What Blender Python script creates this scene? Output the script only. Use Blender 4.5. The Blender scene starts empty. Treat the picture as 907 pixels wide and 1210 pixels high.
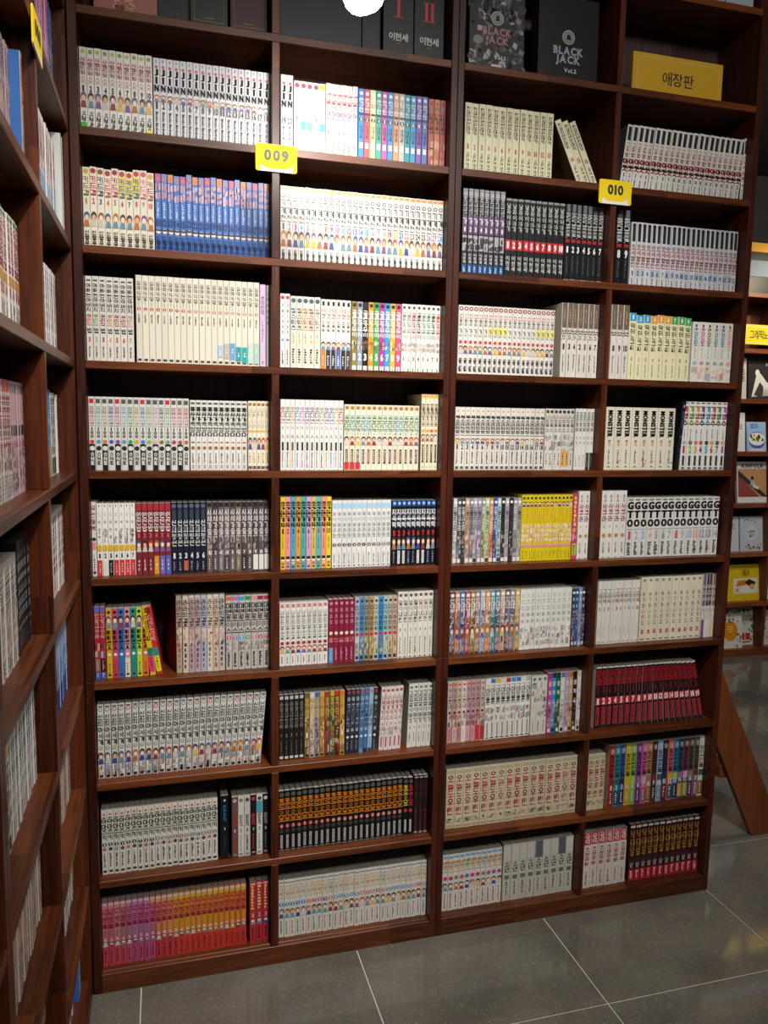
import bpy, bmesh, math, random
import numpy as np
from mathutils import Vector, Matrix
R = math.radians
rng = random.Random(7)
SC = bpy.context.scene
COL = SC.collection

# ------------------------------------------------------------------ camera
cam_data = bpy.data.cameras.new('camera')
cam = bpy.data.objects.new('camera', cam_data)
COL.objects.link(cam)
SC.camera = cam
cam_data.sensor_fit = 'VERTICAL'
cam_data.sensor_height = 36.0
cam_data.lens = 36.0 * 922.97 / 1210.0
cam_data.clip_start = 0.02
right = Vector((0.9623, -0.2715, 0.0172)); fwd = Vector((0.2717, 0.9553, -0.1169)).normalized()
right = (right - fwd * right.dot(fwd)).normalized(); up = right.cross(fwd)
M = Matrix((right, up, -fwd)).transposed().to_4x4()
M.translation = Vector((0.1854, -2.1513, 1.6137))
cam.matrix_world = M

# ------------------------------------------------------------------ world, light, exposure
world = bpy.data.worlds.new('world'); SC.world = world
world.use_nodes = True
world.node_tree.nodes['Background'].inputs[0].default_value = (1.0, 0.93, 0.86, 1)
world.node_tree.nodes['Background'].inputs[1].default_value = 0.05
SC.view_settings.view_transform = 'Standard'
SC.view_settings.look = 'None'
SC.view_settings.exposure = 0.2
SC.view_settings.gamma = 1.0

def area_light(name, loc, aim, sx, sy, power, col=(1, .955, .9), spread=180):
    l = bpy.data.lights.new(name, 'AREA'); l.shape = 'RECTANGLE'; l.size = sx; l.size_y = sy
    l.energy = power; l.color = col; l.spread = R(spread)
    o = bpy.data.objects.new(name, l); COL.objects.link(o); o.location = loc
    o.rotation_euler = (Vector(aim) - Vector(loc)).to_track_quat('-Z', 'Y').to_euler()
    return o
def spot_light(name, loc, aim, power, angle, blend=.6, col=(1, .955, .9), rad=.05):
    l = bpy.data.lights.new(name, 'SPOT'); l.energy = power; l.spot_size = R(angle); l.spot_blend = blend
    l.color = col; l.shadow_soft_size = rad
    o = bpy.data.objects.new(name, l); COL.objects.link(o); o.location = loc
    o.rotation_euler = (Vector(aim) - Vector(loc)).to_track_quat('-Z', 'Y').to_euler()
    return o
# shop lighting behind the photographer: ceiling panels and track spots
area_light('ceiling_panel_light', (1.1, -2.6, 3.3), (1.0, 0.0, 1.3), 1.6, .5, 46)
spot_light('track_light_left', (0.75, -1.55, 3.25), (0.3, 0.0, 1.3), 185, 58, 1)
spot_light('track_light_middle', (1.0, -1.7, 3.25), (1.2, 0.0, 1.2), 185, 60, 1)
area_light('aisle_panel_light', (3.9, 0.3, 3.3), (4.3, 2.3, 1.0), 1.2, .5, 45)
# ------------------------------------------------------------------ helpers
def lin(h):
    if len(h) == 3: h = ''.join(c * 2 for c in h)
    o = []
    for k in (0, 2, 4):
        c = int(h[k:k + 2], 16) / 255
        o.append(c / 12.92 if c <= .04045 else ((c + .055) / 1.055) ** 2.4)
    return (*o, 1.0)

def put(o, parent=None):
    COL.objects.link(o)
    if parent is not None: o.parent = parent
    return o
def tag(o, label=None, cat=None, group=None, kind=None):
    if label: o['label'] = label
    if cat: o['category'] = cat
    if group: o['group'] = group
    if kind: o['kind'] = kind
    return o
def empty(name, loc, label, cat, group=None, rz=0):
    o = bpy.data.objects.new(name, None); o.empty_display_size = .05
    o.location = loc; o.rotation_euler = (0, 0, rz); put(o)
    return tag(o, label, cat, group)

def box_bm(bm, x0, x1, y0, y1, z0, z1, mi=0):
    v = [bm.verts.new(p) for p in ((x0, y0, z0), (x1, y0, z0), (x1, y1, z0), (x0, y1, z0), (x0, y0, z1), (x1, y0, z1), (x1, y1, z1), (x0, y1, z1))]
    for f in ((0, 3, 2, 1), (4, 5, 6, 7), (0, 1, 5, 4), (1, 2, 6, 5), (2, 3, 7, 6), (3, 0, 4, 7)):
        fc = bm.faces.new([v[k] for k in f]); fc.material_index = mi
def bm_obj(name, bm, mat, parent=None, bevel=0):
    if bevel:
        bmesh.ops.bevel(bm, geom=list(bm.edges), offset=bevel, segments=1, affect='EDGES')
    me = bpy.data.meshes.new(name); bm.to_mesh(me); bm.free()
    for m in (mat if isinstance(mat, (list, tuple)) else [mat]): me.materials.append(m)
    return put(bpy.data.objects.new(name, me), parent)
def board(name, x0, x1, y0, y1, z0, z1, mat, parent=None, bevel=.0012):
    """A board in world coordinates, or relative to its parent's base."""
    bm = bmesh.new(); p = parent.location if parent is not None else Vector()
    box_bm(bm, x0 - p.x, x1 - p.x, y0 - p.y, y1 - p.y, z0 - p.z, z1 - p.z)
    return bm_obj(name, bm, mat, parent, bevel)

# ------------------------------------------------------------------ materials
def new_mat(name):
    m = bpy.data.materials.new(name); m.use_nodes = True
    nt = m.node_tree; return m, nt, nt.nodes['Principled BSDF']
def wood(name, axis, dark, light, rough=.38, stave=(.42, .034)):
    """stained solid-wood board glued up from staves; axis = grain direction"""
    m, nt, b = new_mat(name); N = nt.nodes; L = nt.links
    g = N.new('ShaderNodeNewGeometry')
    sx = N.new('ShaderNodeSeparateXYZ'); L.new(g.outputs['Position'], sx.inputs[0])
    cb = N.new('ShaderNodeCombineXYZ')
    order = {'x': (0, 1, 2), 'y': (1, 0, 2), 'z': (2, 0, 1)}[axis]
    for k, a in enumerate(order): L.new(sx.outputs[a], cb.inputs[k])
    # stave tone
    sc = N.new('ShaderNodeVectorMath'); sc.operation = 'MULTIPLY'; sc.inputs[1].default_value = (1 / stave[0], 1 / stave[1], 1 / .3)
    L.new(cb.outputs[0], sc.inputs[0])
    fl = N.new('ShaderNodeVectorMath'); fl.operation = 'FLOOR'; L.new(sc.outputs[0], fl.inputs[0])
    wn = N.new('ShaderNodeTexWhiteNoise'); L.new(fl.outputs[0], wn.inputs[0])
    # grain
    sg = N.new('ShaderNodeVectorMath'); sg.operation = 'MULTIPLY'; sg.inputs[1].default_value = (5, 95, 95)
    L.new(cb.outputs[0], sg.inputs[0])
    ad = N.new('ShaderNodeVectorMath'); ad.operation = 'ADD'; L.new(sg.outputs[0], ad.inputs[0])
    ws = N.new('ShaderNodeVectorMath'); ws.operation = 'SCALE'; ws.inputs['Scale'].default_value = 40; L.new(wn.outputs['Color'], ws.inputs[0]); L.new(ws.outputs[0], ad.inputs[1])
    no = N.new('ShaderNodeTexNoise'); no.inputs['Scale'].default_value = 1; no.inputs['Detail'].default_value = 5; no.inputs['Roughness'].default_value = .65
    no.inputs['Distortion'].default_value = .6
    L.new(ad.outputs[0], no.inputs['Vector'])
    mx = N.new('ShaderNodeMix'); mx.data_type = 'FLOAT'; mx.inputs[0].default_value = .25
    L.new(no.outputs['Fac'], mx.inputs[2]); L.new(wn.outputs['Value'], mx.inputs[3])
    rp = N.new('ShaderNodeValToRGB'); L.new(mx.outputs[0], rp.inputs[0])
    rp.color_ramp.elements[0].position = .33; rp.color_ramp.elements[0].color = dark
    rp.color_ramp.elements[1].position = .68; rp.color_ramp.elements[1].color = light
    L.new(rp.outputs[0], b.inputs['Base Color'])
    b.inputs['Roughness'].default_value = rough; b.inputs['Specular IOR Level'].default_value = .3
    bp = N.new('ShaderNodeBump'); bp.inputs['Strength'].default_value = .08; bp.inputs['Distance'].default_value = .002
    L.new(no.outputs['Fac'], bp.inputs['Height']); L.new(bp.outputs[0], b.inputs['Normal'])
    return m
DK, LT = lin('2e1208'), lin('5e2c15')
DX, LX_ = lin('391a0a'), lin('6e391b')
WX, WY, WZ = wood('brown_wood_x', 'x', DX, LX_), wood('brown_wood_y', 'y', DX, LX_), wood('brown_wood_z', 'z', DK, LT)
WXr, WZr = wood('red_brown_wood_x', 'x', lin('38170b'), lin('6d341b')), wood('red_brown_wood_z', 'z', lin('2b1009'), lin('4e2313'))
FX, FZ = wood('far_wood_x', 'x', lin('5a2a17'), lin('8f5230')), wood('far_wood_z', 'z', lin('4a2414'), lin('7a452a'))
BACK = wood('dark_back_board', 'z', lin('33211e'), lin('4c3836'), .5, (2.0, .12))
STRUT = wood('orange_brown_wood', 'z', lin('562813'), lin('7c4323'), .4, (.7, .2))

def flat(name, col, rough=.5, metal=0, noise=.06, scale=60, emit=0):
    m, nt, b = new_mat(name); N = nt.nodes; L = nt.links
    no = N.new('ShaderNodeTexNoise'); no.inputs['Scale'].default_value = scale; no.inputs['Detail'].default_value = 3
    hs = N.new('ShaderNodeMix'); hs.data_type = 'RGBA'; hs.blend_type = 'MIX'
    c = lin(col) if isinstance(col, str) else col
    hs.inputs[6].default_value = c; hs.inputs[7].default_value = tuple(k * (1 - noise * 2) for k in c[:3]) + (1,)
    L.new(no.outputs['Fac'], hs.inputs[0]); L.new(hs.outputs[2], b.inputs['Base Color'])
    b.inputs['Roughness'].default_value = rough; b.inputs['Metallic'].default_value = metal
    if emit:
        b.inputs['Emission Color'].default_value = c; b.inputs['Emission Strength'].default_value = emit
    return m
def printed():
    m, nt, b = new_mat('printed_cover'); N = nt.nodes; L = nt.links
    a = N.new('ShaderNodeAttribute'); a.attribute_name = 'Col'
    no = N.new('ShaderNodeTexNoise'); no.inputs['Scale'].default_value = 90; no.inputs['Detail'].default_value = 2
    mr = N.new('ShaderNodeMapRange'); mr.inputs[3].default_value = .9; mr.inputs[4].default_value = 1.04
    L.new(no.outputs['Fac'], mr.inputs[0])
    vm = N.new('ShaderNodeVectorMath'); vm.operation = 'SCALE'; L.new(a.outputs['Color'], vm.inputs[0]); L.new(mr.outputs[0], vm.inputs['Scale'])
    L.new(vm.outputs[0], b.inputs['Base Color'])
    b.inputs['Roughness'].default_value = .36; b.inputs['Specular IOR Level'].default_value = .4
    return m
PRINT = printed()
PAPER = flat('book_pages', 'a8a298', .8, 0, .12, 220)
YEL = flat('yellow_plastic', 'f0d000', .75)
WHITE = flat('white_plastic', 'e8e8e8', .4)
INK = flat('dark_lettering', '2a2a1c', .5)
BLACKM = flat('black_metal', '161616', .45, .4)
PALE = flat('pale_grey_card', '9aa4b0', .55)

# ------------------------------------------------------------------ glyphs (the program's own font, one flat mesh per letter)
GL = {}
FONT_ONLY = set('애장판그래픽노블이현세つ')
def load_glyphs(chars):
    """Latin letters, digits and the sign syllables come from the program's own font"""
    tmp = []
    for ch in sorted(chars):
        c = bpy.data.curves.new('letter', 'FONT'); c.body = ch; c.resolution_u = 2
        c.offset = .012 if ord(ch) > 255 else .042
        o = bpy.data.objects.new('letter', c); COL.objects.link(o); tmp.append((ch, o))
    dg = bpy.context.evaluated_depsgraph_get()
    for ch, o in tmp:
        me = o.evaluated_get(dg).to_mesh(); me.calc_loop_triangles()
        n = len(me.vertices)
        if n:
            co = np.empty(n * 3, np.float32); me.vertices.foreach_get('co', co); co = co.reshape(-1, 3)[:, :2]
            t = np.empty(len(me.loop_triangles) * 3, np.int32); me.loop_triangles.foreach_get('vertices', t); t = t.reshape(-1, 3)
            lo, hi = co.min(0), co.max(0)
            GL[ch] = (co - (lo + hi) / 2, t, hi - lo, lo[1])
    for ch, o in tmp:
        c = o.data; bpy.data.objects.remove(o); bpy.data.curves.remove(c)

# Hangul drawn from its letters with even bold strokes
CON = {'ㄱ': [[(0, 1), (1, 1), (.88, 0)]], 'ㄴ': [[(0, 1), (0, 0), (1, 0)]], 'ㄷ': [[(1, 1), (0, 1), (0, 0), (1, 0)]],
       'ㄹ': [[(0, 1), (1, 1), (1, .5), (0, .5), (0, 0), (1, 0)]], 'ㅁ': [[(0, 0), (0, 1), (1, 1), (1, 0), (0, 0)]],
       'ㅂ': [[(0, 1), (0, 0), (1, 0), (1, 1)], [(0, .5), (1, .5)]], 'ㅅ': [[(.5, 1), (0, 0)], [(.5, .7), (1, 0)]],
       'ㅇ': [[(.5, 1), (.1, .8), (0, .5), (.1, .2), (.5, 0), (.9, .2), (1, .5), (.9, .8), (.5, 1)]],
       'ㅈ': [[(0, 1), (1, 1)], [(.5, 1), (0, 0)], [(.5, .6), (1, 0)]], 'ㅊ': [[(.3, 1), (.7, 1)], [(0, .72), (1, .72)], [(.5, .7), (0, 0)], [(.55, .45), (1, 0)]],
       'ㅋ': [[(0, 1), (1, 1), (.88, 0)], [(0, .52), (.95, .52)]], 'ㅌ': [[(1, 1), (0, 1), (0, 0), (1, 0)], [(0, .5), (.9, .5)]],
       'ㅍ': [[(0, 1), (1, 1)], [(0, 0), (1, 0)], [(.3, 1), (.3, 0)], [(.7, 1), (.7, 0)]],
       'ㅎ': [[(.35, 1), (.65, 1)], [(0, .72), (1, .72)], [(.5, .55), (.15, .3), (.5, 0), (.85, .3), (.5, .55)]]}
TWIN = {'ㄲ': 'ㄱㄱ', 'ㄸ': 'ㄷㄷ', 'ㅃ': 'ㅂㅂ', 'ㅆ': 'ㅅㅅ', 'ㅉ': 'ㅈㅈ', 'ㄳ': 'ㄱㅅ', 'ㄵ': 'ㄴㅈ', 'ㄶ': 'ㄴㅎ', 'ㄺ': 'ㄹㄱ', 'ㄻ': 'ㄹㅁ', 'ㄼ': 'ㄹㅂ', 'ㄽ': 'ㄹㅅ', 'ㄾ': 'ㄹㅌ', 'ㄿ': 'ㄹㅍ', 'ㅀ': 'ㄹㅎ', 'ㅄ': 'ㅂㅅ'}
INI = 'ㄱㄲㄴㄷㄸㄹㅁㅂㅃㅅㅆㅇㅈㅉㅊㅋㅌㅍㅎ'
VOW = 'ㅏㅐㅑㅒㅓㅔㅕㅖㅗㅘㅙㅚㅛㅜㅝㅞㅟㅠㅡㅢㅣ'
FIN = ' ㄱㄲㄳㄴㄵㄶㄷㄹㄺㄻㄼㄽㄾㄿㅀㅁㅂㅄㅅㅆㅇㅈㅊㅋㅌㅍㅎ'
UPV = {'ㅏ': [(.25,), (.5,), 1], 'ㅐ': [(.1, .8), (.5,), 0], 'ㅑ': [(.25,), (.35, .65), 1], 'ㅒ': [(.1, .8), (.35, .65), 0], 'ㅓ': [(.75,), (.5,), -1],
       'ㅔ': [(.45, .95), (.5,), -1], 'ㅕ': [(.75,), (.35, .65), -1], 'ㅖ': [(.45, .95), (.35, .65), -1], 'ㅣ': [(.5,), (), 0]}
FLV = {'ㅗ': (0, (.5,), 1), 'ㅛ': (0, (.3, .7), 1), 'ㅜ': (1, (.5,), 0), 'ㅠ': (1, (.3, .7), 0), 'ㅡ': (.5, (), 0)}
SPL = {'ㅘ': 'ㅗㅏ', 'ㅙ': 'ㅗㅐ', 'ㅚ': 'ㅗㅣ', 'ㅝ': 'ㅜㅓ', 'ㅞ': 'ㅜㅔ', 'ㅟ': 'ㅜㅣ', 'ㅢ': 'ㅡㅣ'}
def con_lines(c, x0, x1, y0, y1):
    if c in TWIN:
        m = (x0 + x1) / 2; g = (x1 - x0) * .09
        return con_lines(TWIN[c][0], x0, m - g, y0, y1) + con_lines(TWIN[c][1], m + g, x1, y0, y1)
    return [[(x0 + a * (x1 - x0), y0 + b * (y1 - y0)) for a, b in ln] for ln in CON[c]]
def up_lines(v, x0, x1, y0, y1):
    st, tk, sd = UPV[v]; X = lambda q: x0 + q * (x1 - x0); o = [[(X(q), y0), (X(q), y1)] for q in st]
    for t in tk:
        y = y0 + t * (y1 - y0)
        o.append([(X(st[0]), y), (X(1.05 if sd > 0 else st[-1] if sd == 0 else -.15), y)])
    return o
def flat_lines(v, x0, x1, y0, y1):
    b, tk, upw = FLV[v]; y = y0 + b * (y1 - y0)
    return [[(x0, y), (x1, y)]] + [[(x0 + t * (x1 - x0), y), (x0 + t * (x1 - x0), y1 if upw else y0)] for t in tk]
def hangul(ch, wt=.15):
    k = ord(ch) - 0xAC00
    if k < 0 or k > 11171:
        if ch not in CON: return None
        ln = con_lines(ch, -.36, .36, -.36, .36)
    else:
        i, v, f = INI[k // 588], VOW[k % 588 // 28], FIN[k % 28]
        lo = -.42 if f == ' ' else -.03
        ln = []
        if f != ' ': ln += con_lines(f, -.33, .36, -.42, -.18)
        hi = .42; h = hi - lo
        if v in UPV: ln += con_lines(i, -.42, .02, lo + h * .12, hi - .03) + up_lines(v, .14, .44, lo, hi)
        elif v in FLV: ln += con_lines(i, -.33, .33, lo + h * .48, hi) + flat_lines(v, -.44, .44, lo + h * .02, lo + h * .27)
        else: ln += con_lines(i, -.42, .0, lo + h * .46, hi) + flat_lines(SPL[v][0], -.44, .1, lo + h * .04, lo + h * .26) + up_lines(SPL[v][1], .18, .45, lo, hi)
    vs, ts = [], []
    for l in ln:
        for (a, b), (c, d) in zip(l, l[1:]):
            L_ = math.hypot(c - a, d - b)
            if L_ < 1e-5: continue
            w = wt * (.8 if len(ln) > 5 else 1)
            dx, dy = (c - a) / L_, (d - b) / L_; nx, ny = -dy * w / 2, dx * w / 2; ex, ey = dx * w * .42, dy * w * .42
            n = len(vs)
            vs += [(a - ex + nx, b - ey + ny), (a - ex - nx, b - ey - ny), (c + ex - nx, d + ey - ny), (c + ex + nx, d + ey + ny)]
            ts += [(n, n + 1, n + 2), (n, n + 2, n + 3)]
    return np.array(vs, np.float32), np.array(ts, np.int32), np.array((.96, .96), np.float32), -.13
def ensure(chars):
    for ch in chars:
        if ch not in GL and ord(ch) > 255:
            g = hangul(ch)
            if g: GL[ch] = g

class Acc:
    """triangles/quads with one colour per vertex"""
    def __init__(s): s.v = []; s.f3 = []; s.f4 = []; s.c = []; s.n = 0
    def add(s, v, f, col):
        v = np.asarray(v, np.float32); f = np.asarray(f, np.int32) + s.n
        (s.f3 if f.shape[1] == 3 else s.f4).append(f)
        s.v.append(v); s.c.append(np.tile(np.asarray(col, np.float32), (len(v), 1))); s.n += len(v)
    def quad(s, x0, x1, z0, z1, y, col): s.add(((x0, y, z0), (x1, y, z0), (x1, y, z1), (x0, y, z1)), ((0, 1, 2, 3),), col)
    def arrays(s):
        e3 = np.zeros((0, 3), np.int32); e4 = np.zeros((0, 4), np.int32)
        return np.concatenate(s.v), np.concatenate(s.f3) if s.f3 else e3, np.concatenate(s.f4) if s.f4 else e4, np.concatenate(s.c)
    def mesh(s, name, mats):
        v, f3, f4, c = s.arrays()
        me = bpy.data.meshes.new(name)
        nl = f3.size + f4.size
        me.vertices.add(len(v)); me.vertices.foreach_set('co', v.ravel())
        me.loops.add(nl); me.loops.foreach_set('vertex_index', np.concatenate((f3.ravel(), f4.ravel())))
        npoly = len(f3) + len(f4); me.polygons.add(npoly)
        st = np.concatenate((np.arange(len(f3)) * 3, f3.size + np.arange(len(f4)) * 4)).astype(np.int32)
        me.polygons.foreach_set('loop_start', st)
        at = me.attributes.new('Col', 'FLOAT_COLOR', 'POINT'); at.data.foreach_set('color', c.ravel())
        me.update(calc_edges=True); me.shade_flat()
        for m in mats: me.materials.append(m)
        return me

PAGE_C = lin('a8a298')
def cyc(c, i):
    return c[i % len(c)] if isinstance(c, (list, tuple)) else c
LAY = .00016
class Printer:
    """prints on the face y=0 of a cover W wide and H high"""
    def __init__(s, acc, W, H, rnd, i=0): s.a, s.W, s.H, s.r, s.i, s.k = acc, W, H, rnd, i, 0
    def y(s): s.k += 1; return -LAY * s.k
    def glyph(s, ch, cx, cz, sx, sz, y, col, rot=False, fat=0):
        if ch not in GL: return
        if fat:
            for d in (-fat, fat): s.glyph(ch, cx + (0 if rot else d), cz + (d if rot else 0), sx, sz, y, col, rot)
            return
        co, t, ext, lo = GL[ch]
        if rot: v = np.stack((cx + co[:, 1] * sx, np.full(len(co), y), cz - co[:, 0] * sz), 1)
        else: v = np.stack((cx + co[:, 0] * sx, np.full(len(co), y), cz + co[:, 1] * sz), 1)
        s.a.add(v, t, col)
    def band(s, v0, v1, col, u0=-.5, u1=.5):
        m = .0012 / s.W if u0 <= -.5 else 0
        s.a.quad(s.W * (.5 + u0 + m), s.W * (.5 + u1 - (m if u1 >= .5 else 0)), s.H * (1 - v1), s.H * (1 - v0), s.y(), col)
    def vtext(s, v0, v1, txt, col, w, fat=0):
        y = s.y(); n = len(txt); pitch = s.H * (v1 - v0) / n
        for k, ch in enumerate(txt):
            if ch not in GL: continue
            ex = GL[ch][2]
            sx = s.W * w / max(ex[0], .45); sz = pitch * .88 / max(ex[1], .5)
            if ord(ch) > 255: sx = min(sx, sz * 1.35); sz = min(sz, sx * 1.5)
            else: sz = min(sz, sx * 2.6)
            s.glyph(ch, s.W / 2, s.H * (1 - v0) - pitch * (k + .5), sx, sz, y, col, False, fat * s.W)
    def rtext(s, v0, v1, txt, col, w, fat=0):
        y = s.y(); Lz = s.H * (v1 - v0)
        if set(txt) == {'o'}:                      # print too small to read: short strokes
            n = len(txt); p = Lz / n
            for k in range(n):
                h = p * s.r.uniform(.45, .8); ww = s.W * w * s.r.uniform(.7, 1) / 2
                zc = s.H * (1 - v0) - p * (k + .5)
                s.a.quad(s.W / 2 - ww, s.W / 2 + ww * s.r.uniform(-.1, 1), zc - h / 2, zc + h / 2, y, col)
            return
        adv = [.3 if c == ' ' else GL[c][2][0] + .09 for c in txt]; T = sum(adv)
        sx = s.W * w / .72; sz = Lz / T; z = s.H * (1 - v0)
        for c, a in zip(txt, adv):
            if c != ' ': s.glyph(c, s.W / 2 + (GL[c][3] + GL[c][2][1] / 2 - .35) * sx, z - a * sz / 2, sx, sz, y, col, True, fat * s.W)
            z -= a * sz
    def htext(s, u, v, txt, col, h, wid=None, y=None):
        """upright line of letters centred on (u, v), letter height h in metres"""
        y = s.y() if y is None else y
        adv = [.3 if c == ' ' else GL[c][2][0] + (.1 if ord(c) < 256 else .06) for c in txt]; T = sum(adv)
        big = any(ord(c) > 255 for c in txt)
        sz = h / (.9 if big else .72); sx = sz if wid is None else wid / T
        x = s.W * (.5 + u) - T * sx / 2
        for c, a in zip(txt, adv):
            if c != ' ':
                dz = 0 if ord(c) > 255 else (GL[c][3] + GL[c][2][1] / 2 - .35) * sz
                s.glyph(c, x + a * sx / 2, s.H * (1 - v) + dz, sx, sz, y, col)
            x += a * sx
    def num(s, v, col, w, n):
        t = str(n); h = s.W * w * 1.3
        wid = s.W * w * (.7 if len(t) == 1 else 1.08)
        s.htext(0, v, t, col, h, wid)
    def disc(s, u, v, ru, rv, col, n=10, a0=0.0):
        y = s.y(); cx = s.W * (.5 + u); cz = s.H * (1 - v)
        t = np.arange(n) / n * 2 * math.pi + a0
        p = np.stack((cx + np.cos(t) * ru, np.full(n, y), cz + np.sin(t) * rv), 1)
        s.a.add(p, [(0, k, k + 1) for k in range(1, n - 1)], col)
    def poly(s, pts, col):
        y = s.y(); p = [(s.W * (.5 + u), y, s.H * (1 - v)) for u, v in pts]
        s.a.add(p, [(0, k + 1, k) for k in range(1, len(p) - 1)], col)
    def face(s, v0, v1):
        """a small drawn figure: clothes, face, hair"""
        r = s.r; hh = s.H * (v1 - v0)
        cloth = lin(r.choice(['3a4a8a', '8a3a3a', '6a8a9a', 'b06a3a', '6a8a9a', '7a5a8a', 'c8c0b8', 'd8b03a']))
        hair = lin(r.choice(['3a2c26', '5a3a26', '4a3a38', '8a5a30', 'b0402f', 'a8742f', '3a5a8a', '6a4a8a']))
        du = r.uniform(-.08, .08)
        s.poly([(-.42, v1), (.42, v1), (.26, v0 + (v1 - v0) * .55), (-.26, v0 + (v1 - v0) * .55)], cloth)
        s.disc(du, v0 + (v1 - v0) * .3, s.W * .42, hh * .3, hair, 9, r.uniform(0, 1))
        s.disc(du * .6, v0 + (v1 - v0) * .4, s.W * .3, hh * .2, lin(r.choice(SKIN)), 8)
    base = None
    def mix(s, h):
        c = lin(h)
        return c if s.base is None else tuple(.6 * a + .4 * q for a, q in zip(c, s.base))
    def patch(s, v0, v1, pal):
        """loose picture art: irregular overlapping patches"""
        r = s.r; n = max(2, int(s.H * (v1 - v0) / s.W * .95)); dv = (v1 - v0) / n
        y = s.y()
        for k in range(n):
            for sd in (-1, 1):
                v = v0 + dv * k; a, b = v + dv * r.uniform(-.1, .25), v + dv * r.uniform(.75, 1.1)
                a, b = max(a, v0), min(b, v1)
                e = r.uniform(-.1, .1); u = sorted((e + r.uniform(-.12, .12), sd * .42))
                p = [(u[0], b), (u[1], b + dv * r.uniform(-.3, .1)), (u[1], a), (u[0], a + dv * r.uniform(-.1, .3))]
                p = [(s.W * (.5 + q), y, s.H * (1 - w)) for q, w in p]
                s.a.add(p, ((0, 1, 2, 3),), s.mix(r.choice(pal)))
            if r.random() < .5:
                s.disc(r.uniform(-.2, .2), v0 + dv * (k + .5), s.W * r.uniform(.12, .24), s.W * r.uniform(.12, .3), s.mix(r.choice(pal)), 6, r.random())
                s.k -= 1
        s.k += 1
    def run(s, els, start=1):
        i = s.i
        for e in els:
            k = e[0]
            if k == 'b': s.band(e[1], e[2], lin(cyc(e[3], i)), *(e[4:6] if len(e) > 4 else ()))
            elif k == 'v': s.vtext(e[1], e[2], e[3], lin(cyc(e[4], i)), *e[5:])
            elif k == 'r': s.rtext(e[1], e[2], e[3], lin(cyc(e[4], i)), *e[5:])
            elif k == 'n':
                q = e[4] if len(e) > 4 else 1
                s.num(e[1], lin(cyc(e[2], i)), e[3], q[i % len(q)] if isinstance(q, list) else q + i)
            elif k == 'o': s.disc(0, e[1], s.W * e[3], s.W * e[3], lin(cyc(e[2], i)))
            elif k == 'd':
                s.disc(0, e[1], s.W * e[3], s.W * e[3], lin(cyc(e[2], i))); s.num(e[1], lin(e[4]), e[3] * 1.1, start + i)
            elif k == 'a': s.face(e[1], e[2])
            elif k == 'm': s.patch(e[1], e[2], e[3])

def cover_shell(acc, W, H, D, col, side, tb=.0008):
    """spine with softened corners, front and back boards"""
    c = .0013
    xs = [(0, c), (c, 0), (W - c, 0), (W, c)]
    def wall(p, q, cl):
        acc.add(((p[0], p[1], 0), (q[0], q[1], 0), (q[0], q[1], H), (p[0], p[1], H)), ((0, 1, 2, 3),), cl)
    wall(xs[0], xs[1], col); wall(xs[1], xs[2], col); wall(xs[2], xs[3], col)
    wall((W, c), (W, D), side); wall((0, D), (0, c), side)
    wall((W - tb, D), (W - tb, c + tb), side); wall((tb, c + tb), (tb, D), side)
    wall((W, D), (W - tb, D), side); wall((tb, D), (0, D), side)
    for z, fl in ((H, 1), (0, 0)):                 # board edges at head and foot
        for q in (((0, c), (tb, c), (tb, D), (0, D)), ((W - tb, c), (W, c), (W, D), (W - tb, D)), ((c, 0), (W - c, 0), (W, c), (0, c))):
            p = [(a, b, z) for a, b in (q if fl else q[::-1])]
            acc.add(p, ((0, 1, 2, 3),), col)
def page_block(acc, W, H, D, tb=.0008, y0=.0018):
    x0, x1, y1, z0, z1 = tb, W - tb, D - .0015, .0006, H - .0012
    v = ((x0, y0, z0), (x1, y0, z0), (x1, y1, z0), (x0, y1, z0), (x0, y0, z1), (x1, y0, z1), (x1, y1, z1), (x0, y1, z1))
    acc.add(v, ((0, 3, 2, 1), (4, 5, 6, 7), (0, 1, 5, 4), (1, 2, 6, 5), (2, 3, 7, 6), (3, 0, 4, 7)), PAGE_C)

def spine_book(acc, style, i, n, W, H, D, rnd):
    desc, col, els, opt = S[style]
    base = np.array(lin(cyc(col, i))); k = rnd.uniform(.93, 1.02); base[:3] *= k
    side = lin(opt['side']) if 'side' in opt else tuple(base[:3] * .92) + (1,)
    cover_shell(acc, W, H, D, base, side)
    p = Printer(acc, W, H, rnd, i); p.base = base; p.run(els)
    if i == 0 and 'first' in opt: p.run([opt['first']])
    if i == n - 1 and 'last' in opt: p.run([opt['last']])
    if 'obi' in opt and i < len(opt['obi']) and opt['obi'][i]:
        a = rnd.uniform(.7, .8); p.band(a, rnd.uniform(.9, .97), lin(opt['obi'][i])); p.run([('r', a + .06, a + .12, 'oo', 'e8e8e0', .3)])
    if 'obi3' in opt and i < 3: p.band(.88, .985, lin(opt['obi3']))
    if 'blood' in opt and i in (1, 4, 5, 7):
        for _ in range(2 if i != 4 else 5): p.disc(rnd.uniform(-.2, .3), rnd.uniform(.75, .92), W * .06, W * rnd.uniform(.06, .14), lin('a8242a'), 6)

def book_matrix(x, y, z, lean=0, W=0, rz=0, swing=0):
    if rz:                                          # corner case: spine faces +x
        return Matrix.Translation((x, y, z)) @ Matrix.Rotation(rz + swing, 4, 'Z') @ Matrix.Rotation(lean, 4, 'Y')
    up_ = W * math.sin(lean) if lean > 0 else 0
    return Matrix.Translation((x, y, z + up_)) @ Matrix.Rotation(swing, 4, 'Z') @ Matrix.Rotation(lean, 4, 'Y')
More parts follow.
